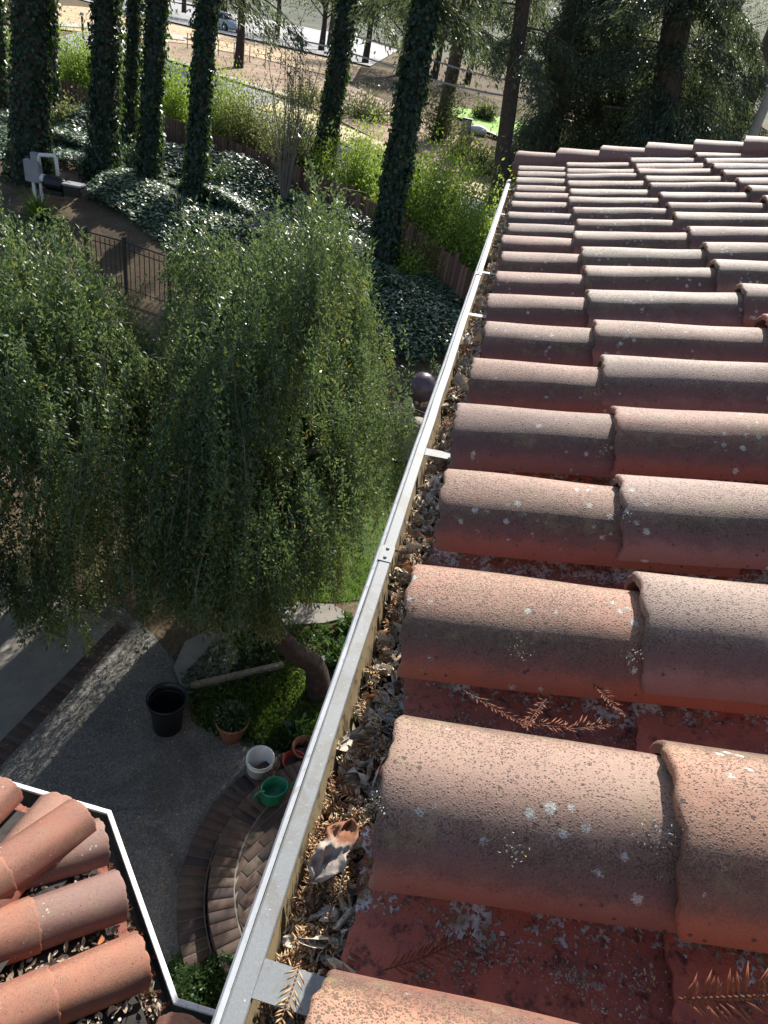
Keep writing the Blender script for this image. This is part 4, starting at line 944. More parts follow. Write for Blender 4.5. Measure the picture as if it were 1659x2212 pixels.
def conifer(label, bx, by, tx, rad, seed, ivy=True, crown=None, group='ivy covered redwood trunks', zt=12.5, top_y=0, n_ivy=5200, base=None, twoside=True, name='redwood_tree', ivy_top=None):
    b = G(bx, by) if base is None else np.array(base); top = aty(tx, top_y, b[1]); sl = (top[:2] - b[:2]) / (top[2] - b[2]); sl = np.array([sl[0], 0])
    pts = [b + np.array([*(sl * (z - b[2])), z - b[2]]) for z in (b[2] - .15, b[2] + .5, b[2] + 2, b[2] + 5, zt)]
    rs = [rad * 1.35, rad * 1.1, rad, rad * .88, rad * .6]
    V, F, P, Rr = trunk_mesh(pts, rs, seed=seed)
    t = thing(name, label, 'tree', tuple(b), group=group); l = -Vector(t.location)
    link('trunk', npmesh('trunk', V, F, smooth=True), MT['bark_red'], t, l)
    rq = np.random.default_rng(seed + 100)
    if ivy:
        n = n_ivy; zz = rq.random(n); z_hi = ivy_top or zt; zz = b[2] + (z_hi - b[2]) * zz ** 1.15; a = rq.uniform(0, 2 * PI, n)
        x = np.interp(zz, P[:, 2], P[:, 0]); rr_ = np.interp(zz, P[:, 2], Rr); clump = .5 + .5 * np.sin(3 * a + 2.1 * zz + seed) * np.cos(1.7 * zz - a)
        out = rr_ * 1.02 + rq.gamma(1.6, .034, n) * (.3 + 1.1 * clump) + .16 * np.clip(1 - (zz - b[2]) / 1.2, 0, 1) * rq.random(n); nd_ = np.c_[np.cos(a), np.sin(a), np.zeros(n)]
        Pp = np.c_[x, np.full(n, b[1]), zz] + nd_ * out[:, None]
        D = np.c_[rq.normal(0, .45, (n, 2)), -np.ones(n)] + nd_ * .35
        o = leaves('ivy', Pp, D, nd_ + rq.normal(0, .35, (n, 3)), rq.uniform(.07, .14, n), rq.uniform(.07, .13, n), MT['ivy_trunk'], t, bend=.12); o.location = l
    if crown:
        z0, z1, nb, L0, per = crown[:5]; arc = crown[5] if len(crown) > 5 else None
        Pa, Da, paths = redwood_crown(P, z0, z1, nb, L0, seed + 7, per=per, arc=arc); n = len(Pa)
        boughs_mesh('bough', paths, .035, MT['bark_red'], t, l)
        o = leaves('crown', Pa, Da, np.array([0, 0, 1]) + rq.normal(0, .6, (n, 3)), rq.uniform(.10, .22, n), rq.uniform(.03, .06, n), MT['redwood'], t, bend=.1); o.location = l
    return t
conifer('ivy covered trunk cut off by the left edge of the picture', 2, 245, -8, .20, 1, n_ivy=3500)
conifer('thickest ivy covered trunk in shade behind the pump, far left', 62, 385, 68, .40, 2, n_ivy=9000)
conifer('slim ivy covered trunk just behind and right of the thickest one', 112, 255, 105, .19, 3, n_ivy=4500)
conifer('broad ivy covered trunk left of the two slimmer middle trunks', 222, 385, 230, .31, 4, n_ivy=8000, crown=(8.3, 9.4, 4, 1.8, 480, (.2, 2.9)))
conifer('slender ivy trunk half hidden between two nearer trunks', 275, 335, 292, .18, 5, n_ivy=4000, crown=(7.9, 9.2, 4, 1.7, 480, (.2, 2.9)))
conifer('ivy covered trunk leaning a little right, third big one from the left', 318, 405, 340, .23, 6, n_ivy=6500, crown=(7.5, 8.8, 6, 2.0, 480, (.1, 3.0)))
conifer('ivy covered trunk standing alone left of the bare twiggy shrub', 420, 435, 448, .22, 7, n_ivy=6500, crown=(7.1, 8.5, 8, 2.4, 480, (.1, 3.0)))
conifer('ivy covered trunk leaning right, between the twiggy shrub and the street', 690, 415, 752, .27, 8, n_ivy=6500, crown=(7.4, 8.6, 5, 2.2, 520, (.1, 3.0)))
conifer('nearest dark ivy covered trunk leaning right beside the roof gutter', 818, 600, 922, .26, 9, n_ivy=9000, crown=(7.0, 8.6, 9, 2.4, 500, (.0, 3.1)))
# bare shafted redwoods behind the roof
RG = 'dark redwoods beyond the far end of the roof'
def rw(label, px, py, tx, Y, rad, seed, crown, zt=16, **k):
    b = aty(px, py, Y); sl = (aty(tx, 0, Y) - b); z0_ = float(g(Y)); b2 = b + (sl / sl[2]) * (z0_ - b[2]); b2[1] = Y
    return conifer(label, 0, 0, tx, rad, seed, ivy=False, crown=crown, group=RG, zt=zt, base=(b2[0], Y, z0_))
rw('slanting redwood with a bare reddish trunk right of the green lawn', 1190, 250, 1252, 30, .50, 21, (5.0, 10, 44, 4.2, 700, (-2.0, 1.9)))
rw('big dark redwood whose low boughs hide its trunk behind the roof end', 1440, 200, 1470, 27, .5, 22, (3.2, 10.6, 74, 4.2, 800))
rw('dark redwood with a slanting bare trunk near the bright sky', 1520, 100, 1585, 33, .55, 23, (3.8, 9.3, 60, 4.2, 760), zt=10.5)
rw('far redwood at the right edge under the sun glare', 1640, 150, 1700, 44, .5, 24, (5, 8.6, 28, 4.0, 560), zt=11)
rw('shadowed redwood behind the ivy trunk that leans beside the gutter', 985, 120, 1010, 36, .30, 25, (7.6, 11, 24, 3.6, 620))
rw('redwood with low dark sprays left of the slanting bare trunk', 1110, 150, 1130, 26, .26, 26, (6.9, 10, 18, 2.6, 640))
rw('low dark redwood touching the far end of the roof', 1330, 260, 1350, 34, .4, 27, (3.6, 9, 50, 3.8, 760), zt=10)

# weeping trees
def weeping(label, base, tpts, trad, centre, radii, n_b, per_b, drop, seed, lz=1.2, lzy=5.2, leafn=None, up=.5, limbs=14, cut=None):
    t = thing('weeping_tree', label, 'tree', tuple(base), group='weeping small leaved trees'); l = -Vector(t.location); rq = np.random.default_rng(seed)
    V, F, P, Rr = trunk_mesh([base] + tpts, trad, n=16, ns=22, seed=seed, rough=.10)
    link('trunk', npmesh('trunk', V, F, smooth=True), MT['bark'], t, l)
    lobes = [(np.array(c_, float), np.array(r_, float)) for c_, r_ in zip(centre, radii)] if isinstance(centre, list) else [(np.array(centre), np.array(radii))]; fork = P[-1]
    Pl, Dl, Ul = [], [], []; paths = []; hang = []
    gold = PI * (3 - 5 ** .5)
    for i in range(n_b):
        zf = 1 - (i + .5) / n_b * 1.25; a = i * gold + rq.uniform(-.3, .3); rxy = math.sqrt(max(0, 1 - zf * zf)); k = rq.uniform(.72, 1.1)
        c, rad = lobes[i % len(lobes)]; b = c + rad * np.array([rxy * math.cos(a), rxy * math.sin(a), zf]) * k
        if i % max(1, n_b // limbs) == 0 or rq.random() < .2:
            tt = np.linspace(0, 1, 8)[:, None]; mid = fork * (1 - tt) + b * tt; mid[:, 2] += (np.sin(tt[:, 0] * PI) * .3 * rq.uniform(.3, 1.2)); paths.append(mid)
        nst = 26; dropl = drop * rq.uniform(.55, 1.15) * (1.0 if zf < .75 else .6); spread = rq.uniform(.11, .26)
        out = unit(np.array([math.cos(a), math.sin(a), 0.]) * rxy + 1e-6)
        for s_ in range(nst):
            so_ = b + rq.normal(0, 1, 3) * np.array([spread, spread, spread * .6]); Ld = dropl * rq.uniform(.4, 1.1); Lu = up * rq.uniform(0, 1.6) if rq.random() < .5 else 0
            end = so_[2] - Ld
            lzz = max(.9, lz - .75 * max(-.3, so_[1] - lzy)) + .8 * min(1.2, max(0, so_[0] + 1.6)) + .22 * math.sin(so_[0] * 3.1 + so_[1] * 2) + rq.uniform(-.15, .25)
            if end < lzz: Ld = max(.15, so_[2] - lzz)
            m = int(per_b * (Ld + Lu) / nst * rq.uniform(.7, 1.2)) + 4
            u = rq.random(m); arc_ = out * (.30 * np.sin(np.minimum(u * 2.2, PI / 2)))[:, None] * min(1, Ld)
            sway = rq.normal(0, .10, 2)
            zofs = Lu - (Ld + Lu) * u
            pos = so_ + arc_ + np.c_[np.outer(u, sway), zofs] + rq.normal(0, .032, (m, 3))
            upm = (u < Lu / (Ld + Lu + 1e-6)); dz = np.where(upm, .7, -.8)
            D = np.c_[rq.normal(0, .62, (m, 2)), dz + rq.normal(0, .25, m)] + out * .22
            Pl.append(pos); Dl.append(D); Ul.append(np.clip(.15 + .30 * rq.random() + .45 * u ** .7 * (Ld > .6) + rq.normal(0, .14, m), 0, .97))
            if s_ % 3 == 0: hang.append(np.array([so_ + np.array([0, 0, Lu]), so_ + out * .25 * min(1, Ld), so_ + out * .3 * min(1, Ld) + np.array([*sway, -Ld])]))
    Pl = np.concatenate(Pl); Dl = np.concatenate(Dl); Ul = np.concatenate(Ul); y_ = rq.random(len(Ul)) < .012; Ul[y_] = 1.0
    if cut is not None: kp = cut(Pl); Pl, Dl, Ul = Pl[kp], Dl[kp], Ul[kp]
    n = len(Pl)
    bm = bmesh.new()
    for p in paths: add_tube(bm, p, list(np.linspace(.05, .009, len(p))), 6, False)
    for p in hang: add_tube(bm, p, [.004, .003, .002], 3, False)
    link('branch', bmesh_me(bm, 'branch', True), MT['twig'], t, l)
    o = leaves('crown', Pl, Dl, rdir(n) + np.array([0, 0, .5]), rq.uniform(.040, .072, n), rq.uniform(.014, .024, n), MT['mayten'], t, rnd=Ul, bend=.1); o.location = l
    return n
b0 = at(690, 1500, 0)
def crown_cut(P):
    top = 4.6 + .95 * np.exp(-((P[:, 0] + 1.95) / .85) ** 2) + .35 * np.exp(-((P[:, 0] + 5.6) / .9) ** 2) + .25 * np.sin(4 * P[:, 0] + 3 * P[:, 1])
    keep = P[:, 2] < top + rng.gamma(1.2, .16, len(P))
    gx = P[:, 0] + 3.42 - .12 * (P[:, 1] - 5); gap = (np.abs(gx + .08 * np.sin(5 * P[:, 2])) < .26) & (P[:, 2] < 4.6) & (P[:, 1] > 5.2)
    return keep & ~(gap & (rng.random(len(P)) < .93))
tp = [b0 + np.array([-.10, .02, .5]), at(620, 1400, 1.05), at(570, 1320, 1.6), np.array([-1.9, 6.6, 2.3])]
nl_ = weeping('big weeping small leaved tree with a dark leaning trunk, right of its neighbour', b0, tp, [.17, .125, .11, .10, .09], [(-2.0, 7.2, 2.5), (-2.75, 6.4, 2.4), (-1.9, 6.2, 2.2), (-2.9, 7.8, 2.4), (-1.9, 8.2, 2.5)], [(.95, 1.5, 3.0), (.85, 1.6, 2.4), (.75, 1.4, 2.2), (.8, 1.3, 2.4), (.45, 1.1, 2.2)], 92, 3500, 1.9, 41, lz=1.75, lzy=5.2, cut=crown_cut)
b1 = np.array([-4.9, 6.6, 0.])
nl2 = weeping('left weeping tree hanging over the concrete slab at the picture edge', b1, [b1 + np.array([.05, 0, .8]), b1 + np.array([.2, .1, 1.6]), b1 + np.array([.3, .1, 2.4])], [.2, .15, .13, .1], (-4.8, 5.9, 2.3), (1.35, 1.9, 2.3), 50, 4500, 1.9, 42, lz=1.45, lzy=4.6, cut=crown_cut)

# ------------------------------------------------------------------ ivy bank and shrubs
def scatter_poly(pts, n, seed):
    rq = np.random.default_rng(seed); P = np.array([[p[0], p[1]] for p in pts]); c = P.mean(0); k = len(P)
    ar = np.array([abs(np.cross(P[i] - c, P[(i + 1) % k] - c)) for i in range(k)]); tri = rq.choice(k, n, p=ar / ar.sum())
    u = rq.random(n); v = rq.random(n); sw = u + v > 1; u[sw] = 1 - u[sw]; v[sw] = 1 - v[sw]
    return c + u[:, None] * (P[tri] - c) + v[:, None] * (P[(tri + 1) % k] - c), rq
def ivy_bed(label, pts, n, hmax, seed, name='ivy_cover', size=(.07, .13), mat='ivy'):
    xy, rq = scatter_poly(pts, n, seed); h = hmax * (.55 + .25 * np.sin(xy[:, 0] * 1.3 + seed) + .25 * np.sin(xy[:, 1] * 1.7 + xy[:, 0] * .6)) * rq.random(n) ** .35
    kp_ = np.ones(n, bool); P_ = np.c_[xy, g(xy[:, 1]) + np.abs(h)]; D = np.c_[rq.normal(0, 1, (n, 2)), rq.normal(-.15, .3, n)]
    rn = np.clip(rq.beta(2, 2.6, n), 0, .9); rn[rq.random(n) < .02] = 1
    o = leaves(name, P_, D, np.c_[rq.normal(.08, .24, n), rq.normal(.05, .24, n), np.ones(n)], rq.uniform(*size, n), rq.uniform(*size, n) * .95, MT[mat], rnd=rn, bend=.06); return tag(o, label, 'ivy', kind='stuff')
def Wg_(lst): return [G(x, y)[:2] for x, y in lst]
def Wg(lst): return [G(x, y)[:2] for x, y in lst]
ivy_bed('glossy ivy covering the bank between the iron fence and the big trunks', Wg([(250, 395), (420, 400), (640, 470), (800, 560), (640, 760), (470, 610), (260, 470), (180, 430)]), 34000, .45, 3)
ivy_bed('glossy ivy bank right of the nearest ivy trunk beside the gutter', Wg([(820, 600), (900, 610), (1020, 660), (980, 770), (900, 800), (830, 780), (790, 680)]), 15000, .55, 4)
ivy_bed('ivy ground cover around the feet of the left trunks', Wg([(-40, 200), (150, 190), (330, 330), (420, 400), (250, 400), (160, 370), (-40, 340)]), 26000, .40, 5)
ivy_bed('ivy growing up to the foot of the wooden fence between the trunks', [(-9.4, 23.0), (-4.8, 20.9), (-1.3, 17.6), (-2.6, 16.6), (-6.0, 18.6), (-10.4, 20.6)], 30000, .85, 6)
ivy_bed('ivy heaped against the left part of the wooden fence', [(-17, 26.0), (-9.4, 23.0), (-10.4, 20.6), (-15.5, 22.5)], 16000, .85, 7)
def shrub(label, c, rad, n, mat, seed, group=None, name='shrub', size=(.05, .10), stems=14, wd=.5):
    """leafy mound: stems from the base, leaf clumps round their ends"""
    rq = np.random.default_rng(seed); c = np.array(c, float); t = thing(name, label, 'shrub', tuple(c), group=group); rad = np.array(rad, float)
    bm = bmesh.new(); ends = []
    for i in range(stems):
        d = unit(rq.normal(size=3)); d[2] = abs(d[2]) * .9 + .15; d = unit(d) * rq.uniform(.6, 1.0); e = d * rad; ends.append(e)
        add_tube(bm, [(0, 0, 0), tuple(e * .45 + rq.normal(0, .05, 3)), tuple(e)], [.018, .011, .004], 5, False)
    link('stem', bmesh_me(bm, 'stem'), MT['twig'], t)
    ends = np.array(ends); k = rq.integers(0, stems, n); u = rq.random(n) ** .55
    P_ = ends[k] * u[:, None] + rq.normal(0, .20, (n, 3)) * rad * (.6 + .4 * u[:, None]); P_[:, 2] = np.abs(P_[:, 2])
    D = unit(P_ + 1e-5) * .6 + rq.normal(0, .6, (n, 3)) + np.array([0, 0, .35])
    leaves('foliage', P_, D, rdir(n), rq.uniform(*size, n), rq.uniform(*size, n) * wd, MT[mat], t, bend=.1)
    return t
HG = 'hedge shrubs behind the wooden fence'
hed = [(60, 150, 1.5, 'yellow green hedge shrub behind the fence between the two leftmost trunks'), (170, 210, 1.6, 'pale leafy hedge shrub right of the slim left trunk'), (215, 235, 1.4, 'bushy hedge shrub peeping out beside the broad left trunk'), (300, 300, 1.5, 'sunlit hedge shrub showing between the middle ivy trunks'), (385, 330, 1.7, 'light green hedge shrub left of the lone ivy trunk'),
       (480, 360, 1.7, 'tall hedge shrub right of the lone ivy trunk'), (545, 385, 1.6, 'hedge shrub behind the left edge of the bare twiggy shrub'), (640, 420, 1.5, 'hedge shrub just left of the trunk that leans over the street'), (770, 450, 1.6, 'hedge shrub between the two leaning ivy trunks'), (905, 520, 1.9, 'brightest tall hedge shrub right of the nearest ivy trunk'), (965, 540, 1.9, 'bright hedge shrub in the middle of the group by the gutter'), (1030, 560, 1.8, 'bright hedge shrub touching the gutter edge')]
FL = [(-19.5, 27.9), (-16.4, 26.4), (-12.8, 25.0), (-9.2, 23.5), (-6.9, 22.4), (-4.6, 21.2), (-2.7, 19.6), (-1.0, 17.9), (1.2, 15.9)]
def hedge_at(px, h):
    best = None
    for (xa, ya), (xb, yb) in zip(FL, FL[1:]):
        for u in np.linspace(0, 1, 12):
            q_ = np.array([xa + (xb - xa) * u + .45, ya + (yb - ya) * u + .85, 0]); q_[2] = g(q_[1]); v = RW.T @ (q_ + np.array([0, 0, h * .6]) - CAM); e_ = abs(v[0] / v[2] * 1475 + 829.5 - px)
            if best is None or e_ < best[0]: best = (e_, q_)
    return best[1]
for i, (x, y, h, lb) in enumerate(hed):
    p = hedge_at(x, h); shrub(lb, p, (1.55, .95, h + .85), 13000, 'hedge' if i not in (6, 7) else 'olive', 200 + i, HG, size=(.06, .11), stems=30)
# rounded bushes spilling over the fence foot
for i, (x, y, rr_, lb, mt) in enumerate([(300, 360, .7, 'ivy clump at the foot of the slender half hidden trunk', 'ivy'), (480, 420, .7, 'leafy bush in front of the fence right of the lone trunk', 'ivy'), (150, 280, .8, 'variegated bush between the left trunks', 'olive'), (870, 600, .6, 'yellow green climber at the foot of the nearest ivy trunk', 'hedge'), (770, 700, .9, 'bright green bush at the right edge of the weeping tree', 'ivy')]):
    p = G(x, y); shrub(lb, p, (rr_, rr_, rr_ * 1.2), 1800, mt, 300 + i, size=(.06, .11), wd=.8)
# upright twiggy shrub with sparse leaves
p = G(612, 455); t = thing('twiggy_shrub', 'tall bare twiggy shrub with sparse pale leaves in front of the fence', 'shrub', tuple(p)); bm = bmesh.new(); P_ = []; rq = np.random.default_rng(77)
for i in range(24):
    a = rq.uniform(0, 6.28); sp_ = rq.uniform(.1, 1.5); h = rq.uniform(1.6, 4.6); e = np.array([math.cos(a) * sp_, math.sin(a) * sp_ * .7, h]); m_ = e * np.array([.35, .35, .5]) + rq.normal(0, .08, 3)
    add_tube(bm, [(0, 0, 0), tuple(m_), tuple(e)], [.028, .016, .005], 5, False)
    for j in range(7):
        u = rq.uniform(.35, 1); q_ = m_ + (e - m_) * u; e2 = q_ + rq.normal(0, .22, 3) + np.array([0, 0, .35]); add_tube(bm, [tuple(q_), tuple(e2)], [.007, .003], 4, False); P_.append(q_ + (e2 - q_) * rq.random((7, 1)) + rq.normal(0, .06, (7, 3)))
link('branch', bmesh_me(bm, 'branch'), MT['twig'], t); P_ = np.concatenate(P_); n = len(P_); leaves('foliage', P_, rdir(n) + [0, 0, .4], rdir(n), .07, .035, MT['olive'], t)
# broad leaved plants by the leaning trunk
for i, (x, y, s_, lb) in enumerate([(735, 1420, .34, 'broad leaved plant at the right of the leaning trunk, by the grass'), (770, 1370, .28, 'small broad leaved plant nearest the gutter beyond the trunk'), (640, 1600, .22, 'low plant between the clay planter pot and the gutter'), (560, 1380, .30, 'shaded plant left of the leaning trunk')]):
    p = at(x, y, 0); shrub(lb, p, (s_, s_, s_ * 1.1), 420, 'fern', 330 + i, name='leafy_plant', size=(.07, .12), stems=9, wd=.5)
# strap leaved clump near the pump
p = G(85, 478); n = 130; rq = np.random.default_rng(9); a = rq.uniform(0, 6.28, n); V, F, C = [], [], []
for i in range(n):
    d = np.array([math.cos(a[i]), math.sin(a[i]), 0]); s_ = np.array([-d[1], d[0], 0]); L = rq.uniform(.6, 1.15); el = rq.uniform(.35, 1.4); b = len(V)
    for k in range(6):
        u = k / 5; c_ = d * L * u * math.cos(el) + np.array([0, 0, L * (u * math.sin(el) - .45 * u * u * math.cos(el))]); w_ = .028 * (1 - u ** 2) + .002; V += [c_ + s_ * w_, c_ - s_ * w_]
    for k in range(5): F.append((b + 2 * k, b + 2 * k + 1, b + 2 * k + 3, b + 2 * k + 2))
    C += [rq.random()] * 12
o = link('strap_leaved_plant', npmesh('strap_leaved_plant', V, np.array(F), C), MT['grassb'], None, tuple(p)); tag(o, 'clump of long strap leaves below the pump box', 'plant')

# ------------------------------------------------------------------ fences
def poly_fence_wood(label, pts, h):
    t = thing('wooden_fence', label, 'fence', (float(pts[0][0]), float(pts[0][1]), float(g(pts[0][1]))))
    for a, b in zip(pts, pts[1:]):
        a = np.array(a, float); b = np.array(b, float); L = np.linalg.norm(b - a); za, zb = float(g(a[1])), float(g(b[1])); n_ = int(L / .14); bm = bmesh.new(); rq = random.Random(int(L * 100))
        for i in range(n_):
            u = (i + .5) * .14 / L; z = (zb - za) * u; hh = h + rq.uniform(-.03, .03)
            add_box(bm, ((i + .5) * .14, rq.uniform(-.006, .006), z + hh / 2 - .05), (.128, .02, hh), ry=rq.uniform(-.012, .012))
        ang = math.atan2(b[1] - a[1], b[0] - a[0])
        o = link('board_panel', bmesh_me(bm, 'board_panel'), MT['fence_wood'], t, (a[0] - t.location.x, a[1] - t.location.y, za - t.location.z)); o.rotation_euler = (0, 0, ang)
        sl = math.atan2(zb - za, L)
        for hz in (.3, h - .25): bm = bmesh.new(); add_box(bm, (L / 2, .035, (zb - za) / 2 + hz), (L, .04, .09), ry=-sl); o = link('rail', bmesh_me(bm, 'rail'), MT['fence_wood'], t, (a[0] - t.location.x, a[1] - t.location.y, za - t.location.z)); o.rotation_euler = (0, 0, ang)
        bm = bmesh.new(); add_box(bm, (0, .04, h / 2), (.1, .1, h + .1)); o = link('post', bmesh_me(bm, 'post'), MT['fence_wood'], t, (a[0] - t.location.x, a[1] - t.location.y, za - t.location.z)); o.rotation_euler = (0, 0, ang)
    return t
poly_fence_wood('weathered brown wooden board fence running behind the ivy covered trunks', [(-19.5, 27.9), (-16.4, 26.4), (-12.8, 25.0), (-9.2, 23.5), (-6.9, 22.4), (-4.6, 21.2), (-2.7, 19.6), (-1.0, 17.9), (1.2, 15.9)], .98)
ip = [G(x, y, 1.2) for x, y in [(-60, 445), (29, 468), (184, 500), (268, 524), (365, 556), (484, 611), (600, 680)]]
t = thing('iron_fence', 'black iron picket fence on the slope above the weeping trees', 'fence', (float(ip[0][0]), float(ip[0][1]), float(ip[0][2]) - 1.2)); l = -Vector(t.location)
for a, b in zip(ip, ip[1:]):
    L = np.linalg.norm((b - a)[:2]); n_ = int(L / .12); bm = bmesh.new()
    for i in range(1, n_):
        p = a + (b - a) * i / n_; add_box(bm, (p[0], p[1], p[2] - .6), (.015, .015, 1.14))
    link('picket', bmesh_me(bm, 'picket'), MT['black_iron'], t, l)
    for dz in (0, -.16, -1.08): bm = bmesh.new(); add_tube(bm, [a + np.array([0, 0, dz]), b + np.array([0, 0, dz])],   .018 if dz == 0 else .013, 6); link('rail', bmesh_me(bm, 'rail'), MT['black_iron'], t, l)
    bm = bmesh.new(); add_box(bm, (a[0], a[1], a[2] - .57), (.065, .065, 1.28)); add_box(bm, (a[0], a[1], a[2] + .09), (.085, .085, .03)); link('post', bmesh_me(bm, 'post'), MT['black_iron'], t, l)

# ------------------------------------------------------------------ pump by the fence
p = G(82, 440); t = thing('pool_pump', 'grey control box on a post with white pipe and black pump on the bare slope', 'pump', tuple(p), R(8))
bm = bmesh.new(); add_box(bm, (-.05, 0, .35), (.07, .07, .9)); add_box(bm, (.14, 0, .33), (.07, .07, .86)); link('leg', bmesh_me(bm, 'leg'), MT['white_plastic'], t)
bm = bmesh.new(); add_box(bm, (-.02, .0, .80), (.40, .2, .52), bev=.015); add_box(bm, (.04, .03, 1.12), (.17, .14, .26), bev=.01); link('control_box', bmesh_me(bm, 'control_box'), MT['grey_box'], t)
bm = bmesh.new(); add_tube(bm, [(.16, 0, .98), (.16, 0, 1.16), (.19, 0, 1.22), (.56, 0, 1.26), (.61, 0, 1.22), (.62, 0, .80)], .048, 12); link('pipe', bmesh_me(bm, 'pipe', True), MT['white_plastic'], t)
bm = bmesh.new(); add_tube(bm, [(.22, 0, .60), (.30, 0, .60), (.31, 0, .60), (.74, .0, .60), (.76, 0, .6), (.80, 0, .6)], [.10, .11, .17, .17, .12, .1], 18); add_box(bm, (.5, 0, .38), (.5, .3, .12)); link('pump_body', bmesh_me(bm, 'pump_body'), MT['black_plastic'], t)
bm = bmesh.new(); add_box(bm, (1.02, 0, .50), (.46, .36, .26), bev=.02); link('housing', bmesh_me(bm, 'housing'), MT['black_plastic'], t)
bm = bmesh.new(); add_box(bm, (1.02, 0, .655), (.50, .40, .05), bev=.015); link('lid', bmesh_me(bm, 'lid'), MT['grey_box'], t)
bm = bmesh.new(); add_tube(bm, [(.17, 0, .66), (.26, 0, .66)], .11, 16); link('strainer_cap', bmesh_me(bm, 'strainer_cap'), MT['white_plastic'], t)

# ------------------------------------------------------------------ street beyond the fence
def strip(name, A, B, dz, mat, n_=8, m=4):
    A = [np.array(a)[:2] for a in A]; B = [np.array(b)[:2] for b in B]; bm = bmesh.new(); rows = []
    k = len(A)
    for s_ in range(k - 1):
        for i in range(n_ + (s_ == k - 2)):
            u = i / n_; a = A[s_] * (1 - u) + A[s_ + 1] * u; b = B[s_] * (1 - u) + B[s_ + 1] * u
            row = []
            for j in range(m + 1): q_ = a + (b - a) * j / m; row.append(bm.verts.new((q_[0], q_[1], float(g(q_[1])) + dz)))
            rows.append(row)
    for a, b in zip(rows, rows[1:]):
        for j in range(m): bm.faces.new((a[j], a[j + 1], b[j + 1], b[j]))
    o = link(name, bmesh_me(bm, name), mat)
    for p_ in o.data.polygons: pass
    return tag(o, kind='structure')
Gp = lambda lst: [G(x, y) for x, y in lst]
strip('street', Gp([(60, 105), (290, 215), (440, 275), (640, 345), (880, 450), (1060, 540)]), Gp([(200, 60), (330, 120), (540, 188), (660, 240), (955, 405), (1095, 455)]), .06, MT['asphalt'])
strip('street_shoulder', Gp([(552, 236), (650, 278), (800, 345), (955, 407), (1090, 455)]), Gp([(600, 222), (700, 260), (850, 322), (975, 380), (1100, 425)]), .09, MT['shoulder'])
strip('bare_slope', Gp([(300, 112), (540, 188), (655, 224), (850, 322), (975, 380), (1110, 430)]), Gp([(380, 80), (560, 125), (720, 170), (900, 250), (1020, 310), (1130, 350)]), .05, MT['mulch'])
strip('dry_verge', Gp([(90, 62), (300, 85), (420, 100), (560, 128), (760, 180)]), Gp([(130, 15), (240, 25), (440, 70), (600, 105), (780, 145)]), .08, MT['drydirt'])
strip('upper_road', Gp([(60, -30), (235, 18), (440, 66), (600, 100), (800, 146)]), Gp([(300, -50), (420, -20), (560, 20), (700, 62), (860, 110)]), .10, MT['asphalt_far'])
strip('sidewalk', Gp([(95, 58), (240, 70), (400, 92)]), Gp([(100, 50), (240, 60), (405, 82)]), .12, MT['concrete'])
strip('kerb', Gp([(300, 116), (540, 192), (655, 228)]), Gp([(303, 111), (543, 187), (658, 223)]), .16, MT['concrete'])
strip('far_lawn', Gp([(965, 248), (1010, 268), (1070, 298), (1150, 335)]), Gp([(990, 236), (1030, 244), (1100, 262), (1200, 285)]), .12, MT['lawn_bright'])
strip('lawn_kerb', Gp([(1030, 287), (1070, 302), (1150, 337)]), Gp([(1031, 283), (1071, 297), (1151, 332)]), .22, MT['concrete'])
def wheelie(px, py, label, mat, rz):
    p = G(px, py); t = thing('wheelie_bin', label, 'bin', tuple(p), rz, 'bins on the far road')
    bm = bmesh.new(); vs = [bm.verts.new(v) for v in [(-.24, -.24, .08), (.24, -.24, .08), (.24, .24, .08), (-.24, .24, .08), (-.31, -.32, 1.0), (.31, -.32, 1.0), (.31, .32, 1.0), (-.31, .32, 1.0)]]
    for f_ in ((0, 1, 2, 3), (4, 5, 6, 7), (0, 1, 5, 4), (1, 2, 6, 5), (2, 3, 7, 6), (3, 0, 4, 7)): bm.faces.new([vs[i] for i in f_])
    link('body', bmesh_me(bm, 'body'), mat, t)
    bm = bmesh.new(); add_box(bm, (0, 0, 1.05), (.68, .72, .08), rx=.05, bev=.02); add_box(bm, (0, .36, 1.0), (.5, .06, .05)); link('lid', bmesh_me(bm, 'lid'), mat, t)
    for s_ in (-1, 1): bm = bmesh.new(); add_tube(bm, [(s_ * .22, .27, .1), (s_ * .28, .27, .1)], .1, 14); link('wheel', bmesh_me(bm, 'wheel'), MT['tyre'], t)
MT['bin'] = simple('olive_bin_plastic', (.09, .11, .07), .5, var=.1)
wheelie(432, 88, 'olive wheeled bin standing on the road edge between two ivy trunks', MT['bin'], .3)
wheelie(228, 22, 'dark green wheeled bin at the top edge left of the broad trunk', MT['dark_green'], .5)
p = G(181, 92); t = thing('marker_post', 'thin brown marker post beside the pale sidewalk', 'post', tuple(p)); bm = bmesh.new(); add_box(bm, (0, 0, .6), (.09, .09, 1.25)); link('post', bmesh_me(bm, 'post'), MT['bark'], t)
bm = bmesh.new(); add_box(bm, (0, 0, 1.32), (.16, .16, .14), bev=.02); link('cap', bmesh_me(bm, 'cap'), MT['grey_box'], t); bm = bmesh.new(); add_box(bm, (0, 0, .05), (.7, .5, .12), bev=.03); link('base', bmesh_me(bm, 'base'), MT['concrete'], t)
